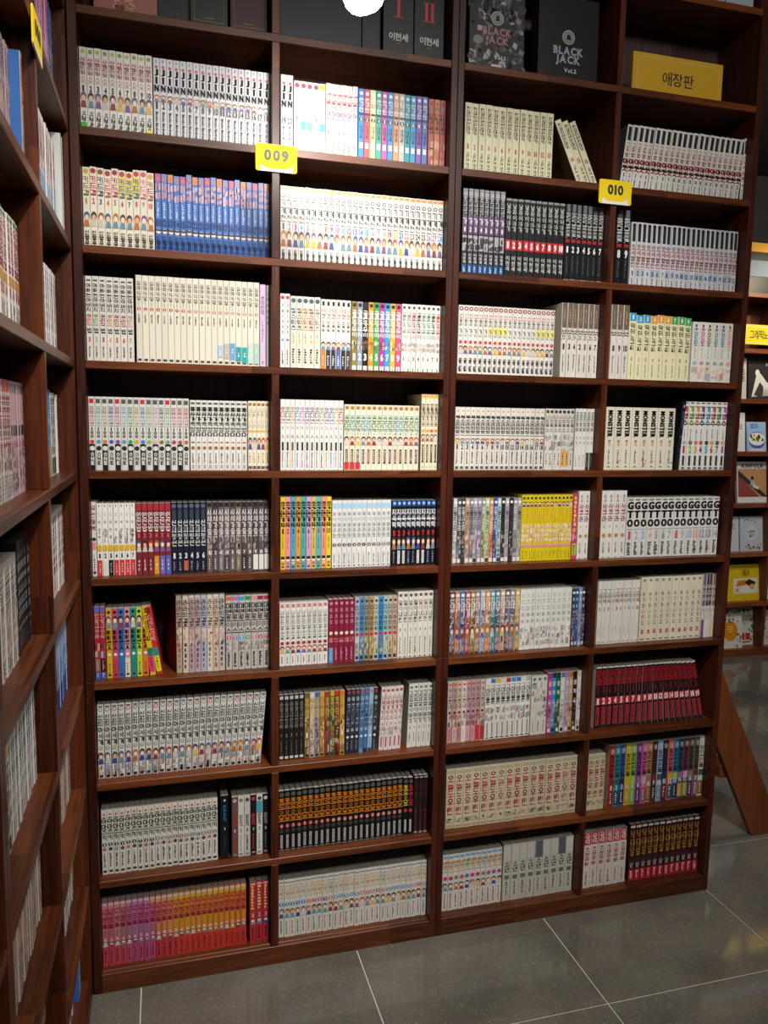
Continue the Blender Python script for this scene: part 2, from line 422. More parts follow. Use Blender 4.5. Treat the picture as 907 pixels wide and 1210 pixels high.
# --- printed spines: colour of the cover and what is printed on it, from the top (0) to the foot (1)
# b band, v upright stacked letters, r letters running down the spine, n number, o dot, a small portrait, m patchwork art
W_='e6e4de'; G_='d5d4ce'; I_='ddd8c6'; K_='19191b'; RD='b5272d'; NV='1c2340'
MIX=['3c3a44','b98f8a','d8c7bb','6b5f6f','8c9bb0','dfe0e0','4a4b55','a5684f','c9a07e','2d2b33']
SKIN=['e9c3a4','dcae8c','f0d2b8']
S={
'ovalbook':('white comics with pinkish-red titles',W_,[('o',.05,['c9b93c','7ea23e'],.3),('v',.12,.33,'사랑의왕','c2405a',.8),('v',.34,.44,'ㅅㅈ','d08a80',.7),('n',.49,'222222',.62),('a',.53,.72),('r',.76,.95,'이경숙','333333',.45)],{'first':('b',.9,.97,'3fae2a'),'last':('b',.91,.98,'e8d21c')}),
'jin':('silvery comics with black three-letter titles','dfdfe3',[('r',.02,.06,'ooo','555555',.3),('o',.11,'c95050',.25),('v',.13,.42,'JIN','15151c',.66,.05),('a',.45,.54),('n',.585,'1a1a1a',.75),('r',.66,.96,'Motoka Murakami','3a3a44',.42)],{}),
'jin2':('silvery three-letter comics beside the divider','dfdfe3',[('o',.11,'c95050',.25),('v',.13,.42,'JIN','15151c',.66,.05),('n',.585,'1a1a1a',.75,19),('r',.66,.96,'Motoka Murakami','3a3a44',.42)],{}),
'tealart':('white comics with teal art','efeeea',[('o',.06,'a3333c',.38),('v',.14,.42,'나의친구','8a8a8a',.35),('n',.5,'555555',.5),('b',.55,.66,['e6e6e6','37b4b8','55c0c4','e6e6e6','37b4b8']),('r',.7,.95,'oooooooooo','777777',.35)],{'last':('b',.02,.09,'e0cf2a')}),
'redpurple':('white comics with red and purple brush titles','efece6',[('r',.02,.1,'ooo','999999',.4),('v',.12,.36,'옛날이','b8405a',.8),('v',.36,.55,'야기','7a4b86',.8),('b',.57,.585,'8a97b8'),('n',.66,'a0523d',.55),('r',.78,.97,'ooooooo','b56a5a',.5)],{}),
'rainbow':('comics in bright plain colours',['1f7fc8','c94a5c','d9cf94','2f9f90','b84f95','3a86cc','d2935f','b9b6ae','1f94a6','2e9cc4','8457ae','5d79c2'],[('o',.06,'dde6ee',.3),('v',.12,.32,'춘앵전','e8eef2',.75),('b',.33,.36,'222244'),('d',.42,'191919',.38,'f0f0f0'),('r',.5,.68,'전진석','222233',.4),('b',.74,.82,'e9e6de',-.3,.3)],{}),
'salmon':('salmon and orange worn comics',['b4574f','c47a4a','a3474a'],[('v',.04,.09,'ㅇ','222222',.5),('d',.14,'222222',.3,'e8c9a9'),('r',.2,.5,'소설책이야기','5a2420',.6),('m',.6,.96,['d8a08a','b86a58','e3c2a8'])],{}),
'creambrush':('cream comics with red numbers','dfdbb9',[('v',.05,.46,'환상의연인마키','2b2a24',.62),('n',.62,'b8484a',.5),('r',.7,.96,'이두호 만화','6b6750',.32)],{'side':'6b5836'}),
'autred':('white leaning comics with big red lettering',W_,[('b',.03,.24,'2a2c2c',-.28,.3),('v',.27,.5,'고우영','b8454a',.6),('v',.51,.72,'아웃','cf2730',.95,.04),('n',.77,'333333',.42),('r',.83,.98,'oooooooooo','444444',.32)],{'side':'5d5f62'}),
'autred2':('white comic with a red lettered spine against the side panel',W_,[('b',.03,.24,'2a2c2c',-.28,.3),('v',.27,.48,'고우영','b8454a',.6),('v',.5,.68,'아웃','cf2730',.9),('o',.73,'a33',.3),('r',.8,.98,'oooooooooo','444444',.32)],{'side':'5a5c60'}),
'kidgang':('ivory worn comics with coloured titles','e4ddc8',[('o',.05,['c9a24a','a8322a','8f5a2a','a03a4a','9a3340','c0392b','c0392b','c0392b','d0556a','c9a24a'],.4),('b',.09,.34,['e4ddc8','e4ddc8','e4ddc8','e4ddc8','e4ddc8','e7cf3a','e7cf3a','e7cf3a','e9d9cf','e4ddc8']),('v',.11,.36,'키드갱',['8a7a3a','c8283a','4a4f6a','d05a6a','c03a5a','2c7aa8','2c6aa8','27679a','d88a8a','b04a3a'],.85),('n',.42,['aa8a4a','c8283a','4a4f6a','c04a55'],.6),('a',.55,.74),('v',.78,.97,'신영우',['3a3a3a','1f1f24','55504a'],.65)],{'jit':1}),
'bluecomic':('blue comics with pink art','3f6cb4',[('b',.0,.1,['c0508a','6f86c8','d08a3a','6f86c8']),('o',.06,'d8742a',.28),('m',.1,.34,['e9b7a2','f0cdb8','e39a88','d8a0a0']),('r',.36,.56,'oooooooo','c9d8ee',.42),('n',.62,'16245a',.8,[11,12,13,14,15,23,22,21,20,19,18,17,16,24,25,26,27,28,29]),('o',.73,'efd3b8',.42),('b',.705,.73,'3a2f2a'),('v',.78,.97,'신영우','13225c',.75)],{'jit':1}),
'growing':('white comics with coloured numbers','eceae3',[('b',.01,.05,'e0913a',-.4,.4),('o',.13,'23211f',.36),('o',.13,'eceae3',.2),('v',.17,.48,'기계전',"2a2826",.8),('n',.53,['555','d05a9a','c03a8a','3a9ad0','777','c98a3a','999','d0642a','7a3a8a','b04a9a','3ab0d0','d0503a','6a5aa8','3a78c0','2a94b8','e08a8a','8a8a8a','a0a090','c83a3a','c9a83a','4a62b0','b86a6a','777','333'],.75),('a',.58,.8),('v',.83,.98,'신영우','3a3a3a',.5)],{}),
'greyviolet':('tall dark comics with violet bands','2b2a2e',[('b',0,.1,'8d8d90'),('v',.04,.32,'공포의외인','d6d6d8',.7),('b',.31,.52,'6a4f72'),('v',.33,.42,'가','e0dde2',.75),('n',.47,'e8e8ea',.6),('b',.54,.72,'a9a6aa',-.4,.4),('m',.56,.72,['3a3540','c9bfc0','57525c']),('v',.75,.87,'이현세','d9d9de',.5),('b',.88,1,'1f4f86'),('r',.9,.97,'ooo','c5d4e6',.4)],{}),
'redblock':('black comics with red number blocks','1d1d1f',[('b',0,.03,'8a8a88'),('v',.06,.42,'남자이야기','c9c9c6',.6),('b',.52,.65,'c23038'),('n',.585,'f0eeee',.72),('v',.72,.92,'이현세','c9c9c9',.6)],{}),
'blackwhite':('black comics with white capital titles','17171a',[('b',0,.1,'6d6d70',-.3,.3),('r',.11,.43,'NAMBEOL','e2e2e0',.72,.03),('b',.45,.49,'a82a2a',-.35,.35),('n',.58,'e8e6e2',.75),('r',.66,.9,'oooooooooo','55555c',.3),('b',.97,1,'cfcfcf')],{}),
'blackwhite2':('white-titled black comics','17171a',[('b',0,.1,'6d6d70',-.3,.3),('r',.11,.43,'NAMBEOL','e2e2e0',.72,.03),('b',.45,.49,'a82a2a',-.35,.35),('n',.58,'e8e6e2',.75,8),('r',.66,.9,'oooooooooo','55555c',.3)],{}),
'silverbrush':('silver-white comics with black labels and red brush titles','cbcdd0',[('o',.05,'222',.35),('b',.07,.3,'24302c',-.3,.3),('v',.34,.7,'오세영인','a8383c',.8),('b',.72,.84,['cbcdd0','9fb0c4','a9b6c6']),('n',.79,'2d3a55',.6),('r',.86,.98,'oooo','555',.4)],{}),
'dinner':('grey-white comics with coloured lower titles','d6d3ca',[('b',.04,.06,'444',-.3,.3),('v',.08,.42,'아빠는아버지','2d2a27',.7),('v',.44,.58,'우리집',['d0604a','8ab04a','8a2f38','d08a3a','b03a40','b03a40','d8a88a'],.75),('v',.6,.67,'밥','2d2a27',.7),('n',.74,['d0604a','8ab04a','8a2f38','d08a3a','b03a40','b03a40','b0905a'],.55),('r',.82,.95,'oooooooooo','555',.32)],{}),
'midnight':('tall ivory comics with red dots','dbd7c5',[('v',.06,.29,'심야식당','5c584e',.6),('r',.29,.35,'oooo','8a867a',.25),('d',.38,'b23a44',.3,'e9dfd0'),('r',.44,.54,'oooooooo','6a665a',.35),('b',.95,.975,'4a463e',-.3,.3)],{'obi':[None]*13+['a8bfd6','b3aca4','6a9fd0','1f9aa0','2aa0a4','b6cfc4','9fc4b4']}),
'lilac':('lilac book with violet lettering','c9b3cf',[('v',.14,.36,'혼자인밥','8a3f8a',.6),('r',.42,.7,'oooooooooo','8a5f92',.3),('r',.93,.97,'oo','7a4a82',.3)],{}),
'plainwhite':('narrow white book against the divider',W_,[('v',.06,.5,'고양이의하루','555',.6)],{}),
'reddot':('white comics with a red ring on top',W_,[('o',.05,'b23a3a',.4),('v',.12,.55,'오늘도여행중',"6a6a6a",.4),('o',.62,['3aa0c0','8a4ab0'],.28),('r',.75,.95,'oooooooooo','333',.45)],{}),
'kings':('cream comics with outlined pastel titles','ddd8c6',[('o',.06,'3f5870',.4),('v',.16,.48,'킹스위츠',['3f78b0','8a6f4a','c98a6a','c83a4a','a8a098'],.8),('r',.51,.58,'ooooo','a09a8a',.4),('n',.62,['b8a83a','b8a83a','c9b04a','d0a01f','d0c48a'],.55),('r',.72,.93,'oooooo','3a3632',.5)],{}),
'suits':('white comics with pale rings and black suited figures','dedcd6',[('b',.03,.09,'222',-.25,.25),('v',.12,.28,'이것',['c8404a','6aa03a','b0305a','c98a4a','c8404a','d0703a'],.75),('v',.3,.46,'신부님','444',.5),('a',.6,.72),('b',.72,1,['d87a2a','2a2a30','2d2d33','4a68a0','2a2a2a','3a3a40']),('r',.8,.95,'ooooo','d8d8d8',.4)],{}),
'golden':('comics in strong single colours with white titles',['8a7a3a','8d96a8','1e1e20','e0902a','2f9e48','b3358e','2f95cf','d0ae3f','e0507f'],[('o',.05,'222',.35),('v',.12,.52,'골든카무이','f0efe8',.82),('m',.56,.7,['c9b8a8','5a5048','e6dccc','8a6a58']),('n',.8,'f0efe8',.9),('b',.93,1,'e9e6de',-.35,.35),('r',.94,.99,'ooo','333',.3)],{}),
'goldenwhite':('white comics with tinted titles and dark portrait strips','dddcd6',[('o',.05,'444',.3),('v',.12,.52,'골든카무이',['9a968e','a0a0a0','c04a5a','3a3a3a','8a8f94','2f9a72','55505a','d0502a'],.72),('m',.56,.7,['6a5f6a','c9b0a0','3a343c','a08a80']),('n',.8,['8a867e','999','c04a5a','444','888','2f9a72','55505a','d0502a'],.6),('r',.94,.99,'ooo','333',.3)],{}),
'darkredtop':('white comics with dark red rings on top','dcdad2',[('o',.05,'8a2a3a',.42),('o',.05,'dcdad2',.2),('v',.12,.2,'ㅁ',['c0604a','c98a8a','d05a3a'],.6),('v',.2,.45,'맛의달인','4a4640',.55),('b',.3,.42,['dcdad2','dcdad2','dcdad2','dcdad2','dcdad2','dcdad2','e0d68a','e6dc7a','dfd56f','e6dc7a']),('v',.33,.42,'가',"333",.6),('o',.53,'c0404a',.33),('a',.58,.7),('v',.76,.96,'글그림','4a4a4a',.6)],{}),
'browntop':('brown-topped white comics with brush titles','d8d4cb',[('b',0,.42,'6d5e50'),('r',.08,.26,'ooooo','a89a88',.25),('v',.32,.5,'붓다','efeae0',.95),('v',.42,.5,'다','2a2622',.5),('n',.58,'2a2825',.7,[1,3,4,2,5,6,7]),('r',.68,.92,'oooooooooo','6a655c',.34)],{'side':'cfc8b8'}),
'browntop2':('brown-topped white comics','d8d4cb',[('b',0,.42,'6d5e50'),('r',.08,.26,'ooooo','a89a88',.25),('v',.32,.5,'붓다','efeae0',.95),('n',.58,'2a2825',.7,8),('r',.68,.92,'oooooooooo','6a655c',.34)],{}),
'doctor':('pale yellow comics with coloured caps','e0dcb4',[('b',0,.12,['3a9ad0','3a9ad0','3a92c8','e0953a','e0953a','e09a40','4aa058','4aa058','4aa860']),('n',.06,'f0f0e8',.4),('v',.15,.56,'닥터노구찌','2a2a26',.62),('n',.68,'c0504a',.34),('r',.75,.95,'oooooooooo','8a8668',.22)],{'jit':1}),
'swimmer':('white comics sharing a swimmer picture along the foot','dfddd5',[('b',.04,.09,'333',-.12,.12),('r',.1,.4,'ROUGH',['2f7fb0','b0307f','7a5a2a','1f8a6a','3a68b0','e08a8a'],.5),('r',.42,.6,'oooooo','8a8a86',.2),('d',.68,['2f7fb0','b0307f','7a5a2a','1f8a6a','3a68b0','e05a4a'],.25,'eee'),('m',.74,.97,['d9976a','e6c9ac','c9733f','dfddd5','7f8fa0'])],{}),
'mob':('white comics with black feet',G_,[('b',.03,.09,['c0303a','555','555','555'],-.35,.35),('v',.13,.4,'모브사이코',['c8504a','6ab0b0','b07a3a','4a4a8a','b04a8a','8ab0c8','3a9a6a','c0a03a','3a78b0','9ab04a','d0a0a8','5a5a55','7ab07a','b03a7a','b04a4a','c0504a'],.72),('v',.41,.56,'100','33332f',.5),('o',.61,['d0402a','3aa0c0','d0802a','3a5ac0','a03aa0','3aa0c0','2aa060','d0a02a','3a80c0','8ab03a','d8a8a0','7a6a3a','6aa06a','b03a6a','b04a4a','c0603a'],.36),('b',.64,1,['1d1d1f','d0cec8','1d1d1f','d0cec8']),('o',.7,['d8d6d0','2a2a2c'],.42),('v',.75,.93,'ONE',['e0e0dc','222222'],.5)],{}),
'hero':('white comics with bold black titles and small swords','d9d7d0',[('b',.03,.06,'555',-.35,.35),('v',.09,.52,'용사가죽었다','26241f',.8,.03),('b',.59,.61,['b04a2a','8a8a8a','c0802a'],-.3,.3),('o',.68,'8a6a3a',.33),('r',.75,.9,'oooooo','6a665e',.4),('v',.92,.98,'ㅁ','444',.4)],{}),
'goldcream':('narrow cream comics with pale gold titles','e2d9c2',[('o',.05,'8a6a3a',.4),('v',.1,.4,'금의나라','cdc2a8',.75),('b',.42,.45,'d8a24a'),('a',.52,.7),('r',.74,.9,'oooo','b08a4a',.4),('b',.94,.98,'555',-.4,.4)],{}),
'fashion':('white comics with coloured double titles and tiny figures','dedcd8',[('v',.1,.34,'오디션',['c8304a','2a7a4a','d0902a','3a90c8','d06aa0','5a4aa8','6a4a3a','8a3a5a','7ab03a','8a3a8a','3a6aa0','d0b02a','b03a3a'],.85),('v',.34,.46,'다','7a7a7a',.4),('v',.48,.56,'ㅅ','333',.6),('b',.6,.72,['2a2a2a','3a2a24','6a4a2a','2a3a4a'],-.2,.2),('r',.74,.97,'oooooooooo',['c8304a','2a7a4a','d0902a','3a90c8','d06aa0','5a4aa8','6a4a3a'],.4)],{}),
'greentitle':('cream comics with green titles and brown oval marks','ddd7c2',[('o',.05,'a07a3a',.38),('v',.16,.42,'꽃보다책',['3a8a4a','3aa09a','3a8a5a','2f90a8','3aa0a8','2f7a5a'],.85),('n',.44,'3a7a5a',.35),('a',.48,.62),('b',.68,.9,['5a3a24','6a5030','4a3a28','5a3a5a','8a4a3a'],-.22,.22),('r',.7,.88,'oooooo','d8cfb8',.28)],{'obi3':'c8303a'}),
'tallcream':('taller cream comics with brown oval labels','e0d6bc',[('b',0,.05,'d0a050',-.4,.4),('v',.12,.42,'만들레왕초보','3a352c',.7),('o',.48,['d0a03a','c9983a','d04a3a','d08a2a'],.4),('a',.52,.62),('b',.66,.9,'2f2b26',-.22,.22),('r',.68,.88,'oooooo','d8d0ba',.25),('n',.96,'555',.3)],{'side':'c8b898'}),
'portrait':('grey-white comics with black titles and tiny faces','d7d4cb',[('o',.06,'c98a7a',.2),('v',.13,.42,'목소리의형','2a2826',.8,.03),('b',.44,.45,'3a3a38'),('a',.49,.58),('n',.63,'4a4844',.7),('r',.7,.9,'oooooooooo','5a564f',.4),('b',.94,.98,'555',-.3,.3)],{}),
'darkfigures':('grey-white comics with black clad figures','d3d0c8',[('o',.05,'444',.4),('v',.1,.38,'너의목소','55504a',.7),('m',.42,.72,['3a3a3e','8a878a','d3d0c8','23232a']),('b',.68,.94,['d3d0c8','d3d0c8','d3d0c8','d3d0c8','d0a04a','d8a84a','d3d0c8']),('r',.72,.92,'ooooo','333',.4)],{}),
'fiveoh':('narrow white comics with stacked black titles','dad8d1',[('v',.05,.38,'요리왕비','2f2d2a',.75),('v',.44,.6,'ㅈㅊ','777',.5),('b',.72,1,['dad8d1','dad8d1','dad8d1','232325','1c1c1e']),('r',.75,.95,'ooooo','8a8a88',.35)],{}),
'ivoryblack':('thick ivory comics with black capitals','dbd6c3',[('r',.05,.48,'MONSTER','1f1d1a',.52,.025),('b',.325,.333,'1f1d1a',-.42,.42),('v',.52,.62,'몬스','c05a50',.3),('r',.68,.9,'oooooooooo','4a453a',.22),('b',.94,.96,'777',-.15,.15)],{'blood':1}),
'parasite':('white comics with big coloured titles and numbers','e2e0da',[('b',.01,.03,'555',-.3,.3),('v',.06,.36,'기생수',['c0304a','7ab02a','d88a2a','4a3a7a','2f9ac8','c83a4a','2f8a4a','b03a9a'],.86,.05),('r',.4,.56,'ooooooo','6a6a68',.3),('o',.6,['b0a8a0','6a6a68','c07a6a','b05a4a','4a4a3a','c9a03a','4a5a4a','d8a07a'],.36),('n',.7,['c0304a','7ab02a','e09a1a','4a3a7a','2f9ac8','c83a4a','2f8a4a','b03a9a'],.85),('b',.79,.94,'3a3a38',-.2,.2),('b',.96,.99,'666',-.3,.3)],{}),
'redpink':('white and red comic by the side panel','d8d2c8',[('v',.04,.4,'무한동력','b03030',.8),('o',.5,'333',.45),('b',.54,.64,'d88a88'),('r',.7,.92,'ooooooo','555',.4),('b',.93,.97,'444',-.3,.3)],{}),
'yellowdot':('white comics with yellow seals and red feet',W_,[('b',.02,.05,'777',-.1,.1),('v',.1,.52,'그해여름',"8a8680",.4),('m',.36,.56,['e6e4de','3a3634','e6e4de','e6e4de']),('o',.6,'d8b02a',.46),('o',.63,'d8b02a',.46),('n',.72,'2a2826',.65),('b',.78,1,['c8303a','dcdad4','1f1f22','c8303a','c8303a','d03a3a','c8303a']),('r',.82,.96,'oooo','d8b8b0',.3)],{}),
'maroon':('maroon comics with white titles','7a2a34',[('b',0,.1,'a8303a'),('v',.12,.4,'던전밥','e8e0d8',.85),('n',.45,'d86a5a',.6),('a',.52,.68),('b',.74,1,['7a2a34','7a2a34','7a2a34','d0902a','6a68b8','4a68b0']),('r',.78,.95,'ooo','e0c8c0',.3)],{}),
'navyblack':('dark navy comics with white titles','1d2130',[('o',.05,'5a6070',.4),('b',.1,.24,'3a4050',-.3,.3),('v',.24,.62,'신의정원','d8dade',.8),('n',.75,'d5d8dd',.75),('b',.82,.96,['1d2130','1d2130','b0502a','1d2130']),('r',.83,.96,'oooo','8a90a0',.4)],{}),
'greyhaze':('grey hazy comics with pale titles',['6a6060','3f3638','6a5856','6f6468','554a4e','776a62','4a4042','5f5856','463b3c','544e50','3c3436'],[('b',.01,.07,'2a2628',-.4,.4),('v',.1,.56,'시체가묻힌',"d9d4d2",.75),('m',.5,.76,['a8989a','5a4c50','7a6c70','c0b0a8']),('n',.72,'e0dcda',.5),('b',.76,.98,['6a5a50','5a5458','7a7074','4a4446','6a6262','7a6a50','3a3436','55504e','dcdad2','d8d6ce','dcdad2']),('r',.8,.96,'ooooo','c9c4c0',.3)],{}),
'candy':('comics in candy colours with dark bold titles',['d8b42a','e08a94','4aa4c0','e0983a','4aa898','c89ac8','d0b45a','5ab0b0','e0907a','e0c82a'],[('v',.06,.42,'중간만가자','2f2420',.85,.04),('n',.47,['3a2a24','a82a3a','2a3a5a','7a2a1a','2a3a4a','6a2a6a'],.75),('r',.54,.72,'oooooooo','5a4a40',.26),('o',.86,'f0e0cc',.38),('b',.82,.86,'2a2420',-.35,.35),('b',.9,.93,['d05a4a','5a8ac0','e0c05a'],-.3,.3),('b',.95,.97,'4a4038',-.25,.25)],{}),
'bluetop':('white comics with pale blue heads and dark dots','dcdcda',[('b',.04,.12,'9fc4dc',-.4,.4),('v',.16,.56,'하이바라와',"8a8784",.6),('o',.66,['4a3a30','6a5040','5a4434'],.4),('n',.66,'e0dcd4',.38),('r',.78,.94,'oooooo','8a8884',.4),('b',.96,.98,'777',-.2,.2)],{}),
'blackblue':('black comics with blue heads and red numbers','17181c',[('b',.0,.09,'24508f'),('o',.045,'9ab4d0',.3),('v',.13,.42,'지옥락','dfe0e4',.9),('n',.5,'c8303a',.8),('a',.56,.75),('b',.77,.97,['2a2c34','d8d8dc','d0d0d4','2a3a6a'],-.25,.25),('r',.78,.96,'ooooo','8a8e98',.3)],{}),
'mixart':('thin art-covered comics in many colours',['c9c7c4','4a5054','33403a','d0a890','8f8c90','b6b4b4','a890b8','8a9a70','bcc8a8','d88a3a','33509a','a8c8c8','26262a','b8b4b4','2a2628','8f8f90','a8a8a8'],[('o',.06,'e6e6e4',.36),('v',.12,.5,'신령의소리',['2a2a2e','dcdcd8','d8dcd8','6a4a3a','3a3a3e','55555a','5a3a6a','e0e0d0'],.78),('m',.5,.92,MIX),('b',.93,.99,['d8d6d0','d8d6d0','3a3a3a'],-.4,.4)],{}),
'yellowpink':('yellow comics with pink white hearts of text','d8c41f',[('o',.05,'3a3420',.32),('a',.1,.18),('r',.2,.42,'oooooo','d08a3a',.45),('m',.44,.72,['f0c8d0','f4e2e4','e69ab0','f0dcd0']),('o',.77,'e08aa8',.42),('r',.84,.97,'oooo','8a7a10',.3)],{}),
'pinklime':('pink and lime thin comic between yellow and white spines','c8406a',[('r',.04,.5,'ooooooo','e8d048',.6),('m',.5,.72,['e07a9a','d8c83a','f0d0d8']),('b',.76,.94,'a8c03a'),('r',.78,.93,'oooo','5a6a1a',.4)],{}),
'starwhite':('thick white comics with crimson script and gold flowers','e4e0d8',[('v',.05,.17,'벚꽃','8a7a78',.4),('v',.18,.46,'사쿠라','9c2a4a',.72),('v',.5,.55,'ㅇ','8a8a86',.3),('o',.66,'b08a4a',.3),('r',.76,.92,'CLAMP','7a7670',.25),('b',.98,.99,'777',-.2,.2)],{}),
'starwhite2':('thick white comics, crimson script','e4e0d8',[('v',.05,.17,'벚꽃','8a7a78',.4),('v',.18,.46,'사쿠라','9c2a4a',.72),('v',.5,.55,'ㅇ','8a8a86',.3),('o',.66,'b08a4a',.3),('r',.76,.92,'CLAMP','7a7670',.25),('b',.98,.99,'777',-.2,.2)],{}),
'bigblack':('white comics with huge black capitals','d9d8d4',[('b',.02,.05,'777',-.35,.35),('v',.06,.5,'GTO','161616',.82,.05),('b',.52,.54,'aaa',-.4,.4),('n',.63,['c0505a','a8b0b8','8ab4d8','e0a888','9a98a0','8a9098','a0a0b8'],.8),('r',.74,.97,'oooooooooo','3a3a3a',.62)],{}),
'bluered':('red and blue comics leading the row','a02a34',[('b',0,.07,'4a6ab8'),('v',.08,.44,'전설의용사','d8a0a0',.75),('m',.5,.72,['3a60a8','d8c0b0','7a2028','2a2430']),('b',.72,.9,['8a6a5a','2a2026']),('r',.74,.88,'ooooo','c0a898',.3),('b',.91,1,'2f68b0'),('r',.92,.98,'oo','d0d8e8',.3)],{}),
'vivid':('vividly coloured comics with dark titles',['d0a81f','c04a68','2f70b8','d08a90','1f8f88','b8c83a','e0702a'],[('o',.05,'222',.3),('a',.1,.28),('v',.3,.6,'삐삐앤A','33261f',.7),('o',.66,'e8e4dc',.28),('b',.72,1,['d0a81f','c03a58','2f70b8','dcd4b8','1f8f88','b8c83a','e0702a']),('r',.78,.94,'oooo','5a4a3a',.3),('b',.94,.97,'333',-.25,.25)],{}),
'vividlean':('leaning coloured comics closing the row',['d8b81f','c02f34'],[('v',.02,.1,'S','222',.5),('r',.12,.5,'인형의전설',['8a2a1a','e0a8a0'],.5),('b',.6,.72,['1f7a68','2a8a78']),('b',.72,.95,['d83a78','d8c42f']),('r',.74,.9,'oooo','5a2a3a',.35)],{}),
'facecover':('pale comics with drawn eyes',['b09a88','c8b8a8','a8989c','b8a0a0','a8a8b0','d0c4b8','c8b8a8','b8b0a8'],[('b',0,.03,'d8d4d0'),('v',.06,.44,'라라의결혼',['5a4030','2a2426','8a5a50','6a4a5a','3a4a7a','7a6a5a','8a6a4a','2a4a5a'],.8),('m',.42,.66,['e6c8b4','d8b09a','c89a88','3a2c28']),('r',.6,.95,'ooooo',['a05a3a','3a3434','8a4a4a','5a4a6a','3a5a9a','8a6a4a'],.45)],{'side':'3a2a24'}),
'capcolour':('silver-grey comics with coloured caps','b8b3ae',[('b',.02,.07,['d0602a','a86ab8','3a9ac0','2a8a4a','d88a88','8a2a34','b8303a']),('v',.1,.52,'메멘토이스',"2b2a2c",.85),('o',.57,['c83a3a','8a6ac0','3aa0c8','3aa04a','d86a7a','a8323a','d0502a'],.36),('n',.57,'eee',.35),('m',.62,.74,['8a7a7c','d0c0b8','55494c']),('r',.76,.96,'oooooooooo','3a3838',.5)],{}),
'redess':('white comics with a red letter on top and grey titles','dcdad4',[('v',.02,.08,'S','b8303a',.75),('v',.12,.58,'나만의철수길',"6a6762",.6),('o',.64,'a82a34',.36),('a',.68,.8),('r',.84,.96,'ooooo','8a8680',.35)],{}),
'maroonflower':('maroon comics with a white flower','84233e',[('o',.06,'c08a9a',.3),('v',.12,.4,'미스티','c89aa8',.5),('o',.53,'e0d8b0',.34),('m',.6,.68,['c86a6a','d89a8a']),('b',.76,1,['3a9ac0','84233e','84233e','84233e','84233e']),('r',.76,.96,'oooooo','d0a0b0',.32)],{}),
'sunnymix':('comics with blue, gold and green picture spines',['a8a8b8','4a88b8','8a9080','b08a58','b8c4b0','3a88c8','9ac0c0','b8b0a0','c8a090'],[('o',.06,'333',.3),('v',.12,.54,'다이아의하',"3a3a40",.7),('o',.58,'b8303a',.36),('m',.62,.9,['c9a86a','7a9a6a','d8c8a8','8a5a4a','e0c84a']),('b',.92,.97,'333',-.3,.3)],{}),
'palecream':('tall creamy white comics with grey script','dad8cc',[('o',.05,'55544e',.33),('v',.12,.46,'달이내린',['6a6a62','6a6a62','8a8a84','3a3a36','b06a7a','8a867a'],.66),('n',.57,'55544e',.4),('r',.68,.94,'oooooooooo','7a786e',.36),('b',.97,.99,'666',-.2,.2)],{}),
'mosaic':('comics with colourful patchwork idol art',['5a4a4a','c07a5a','2f78b0','b04a60','8a7a3a','9a7a70','a8b4c8','d88a4a','5a9a98','4a7a9a','c8a088','5a5058','8a8098','c8a83a'],[('o',.06,'e6e2dc',.36),('v',.1,.52,'신데렐라걸',"e6e0da",.8),('m',.3,.62,MIX),('a',.56,.76),('m',.74,.97,['c8b0a0','8a8a90','d8a0a0','b8b0c0','d0a060']),('b',.975,.99,'444',-.3,.3)],{}),
'sketchwhite':('white comics with sketchy grey figures','dedcd6',[('v',.05,.58,'스즈미야하','a8a6a2',.55),('m',.62,.95,['dedcd6','8a8684','4a4646','c8a898','b8b4b0','5a5a6a'])],{}),
'nightmix':('narrow dark comics with starry art',['3a4434','2a4a9a','7aa0c0','3a3040'],[('o',.07,'dedede',.4),('v',.12,.36,'별밤',"c8c8d0",.6),('m',.36,.9,['6a5a9a','c8a87a','3a5a8a','9ab0b8','8a5a7a']),('b',.92,.98,'c8c8c4',-.3,.3)],{}),
'gridwhite':('thin white comics with coloured letter grids','dedbd4',[('v',.12,.2,'그',['d8784a','4a5a58','3a5a4a','d8903a','3a3a3e','c83a3a','c04a4a','3a80b8','d88a2a','4a3a3a'],.8),('v',.2,.28,'래',['4a4a48','7a3a3a','4a5a58','8a7a6a','7a4a4a','8a3a3a','5a4a4a','3a5a8a','8a8a8a','7a4a3a'],.8),('v',.28,.36,'픽',['7a7a78','4a4a4a','5a6a68','c8a05a','4a4a4e','b84a4a','c86a5a','5a7a9a','b8904a','5a4a4a'],.8),('n',.44,['d8785a','8a6a5a','5a5a58','d0b48a','3a3a3e','b86a6a','c8908a','6a90b8','d0a86a','8a6a6a'],.6),('r',.7,.86,'oooooooo','a8a49c',.2),('b',.96,.975,'aaa',-.3,.3)],{}),
'creamred':('thick cream comics with faint red script and seals','dcd5bd',[('b',.03,.07,'8a8470',-.2,.2),('v',.22,.75,'아기와나의집',['b0524e','b88a7a','8a8470'],.4),('b',.82,.88,'a8342e',-.2,.2),('n',.85,'e6dccc',.2),('b',.96,.975,'6a6454',-.3,.3)],{}),
'halfdark':('half dark, half pastel comics at the row end','d0ccc8',[('b',0,.5,['6a5a78','4a4048','4a4448','8a6a4a']),('v',.14,.44,'수도사',"d0c8c8",.75),('n',.56,'6a6460',.5),('b',.72,1,['7a4a78','d8d4ce','d4d0ca','d8c49a'])],{}),
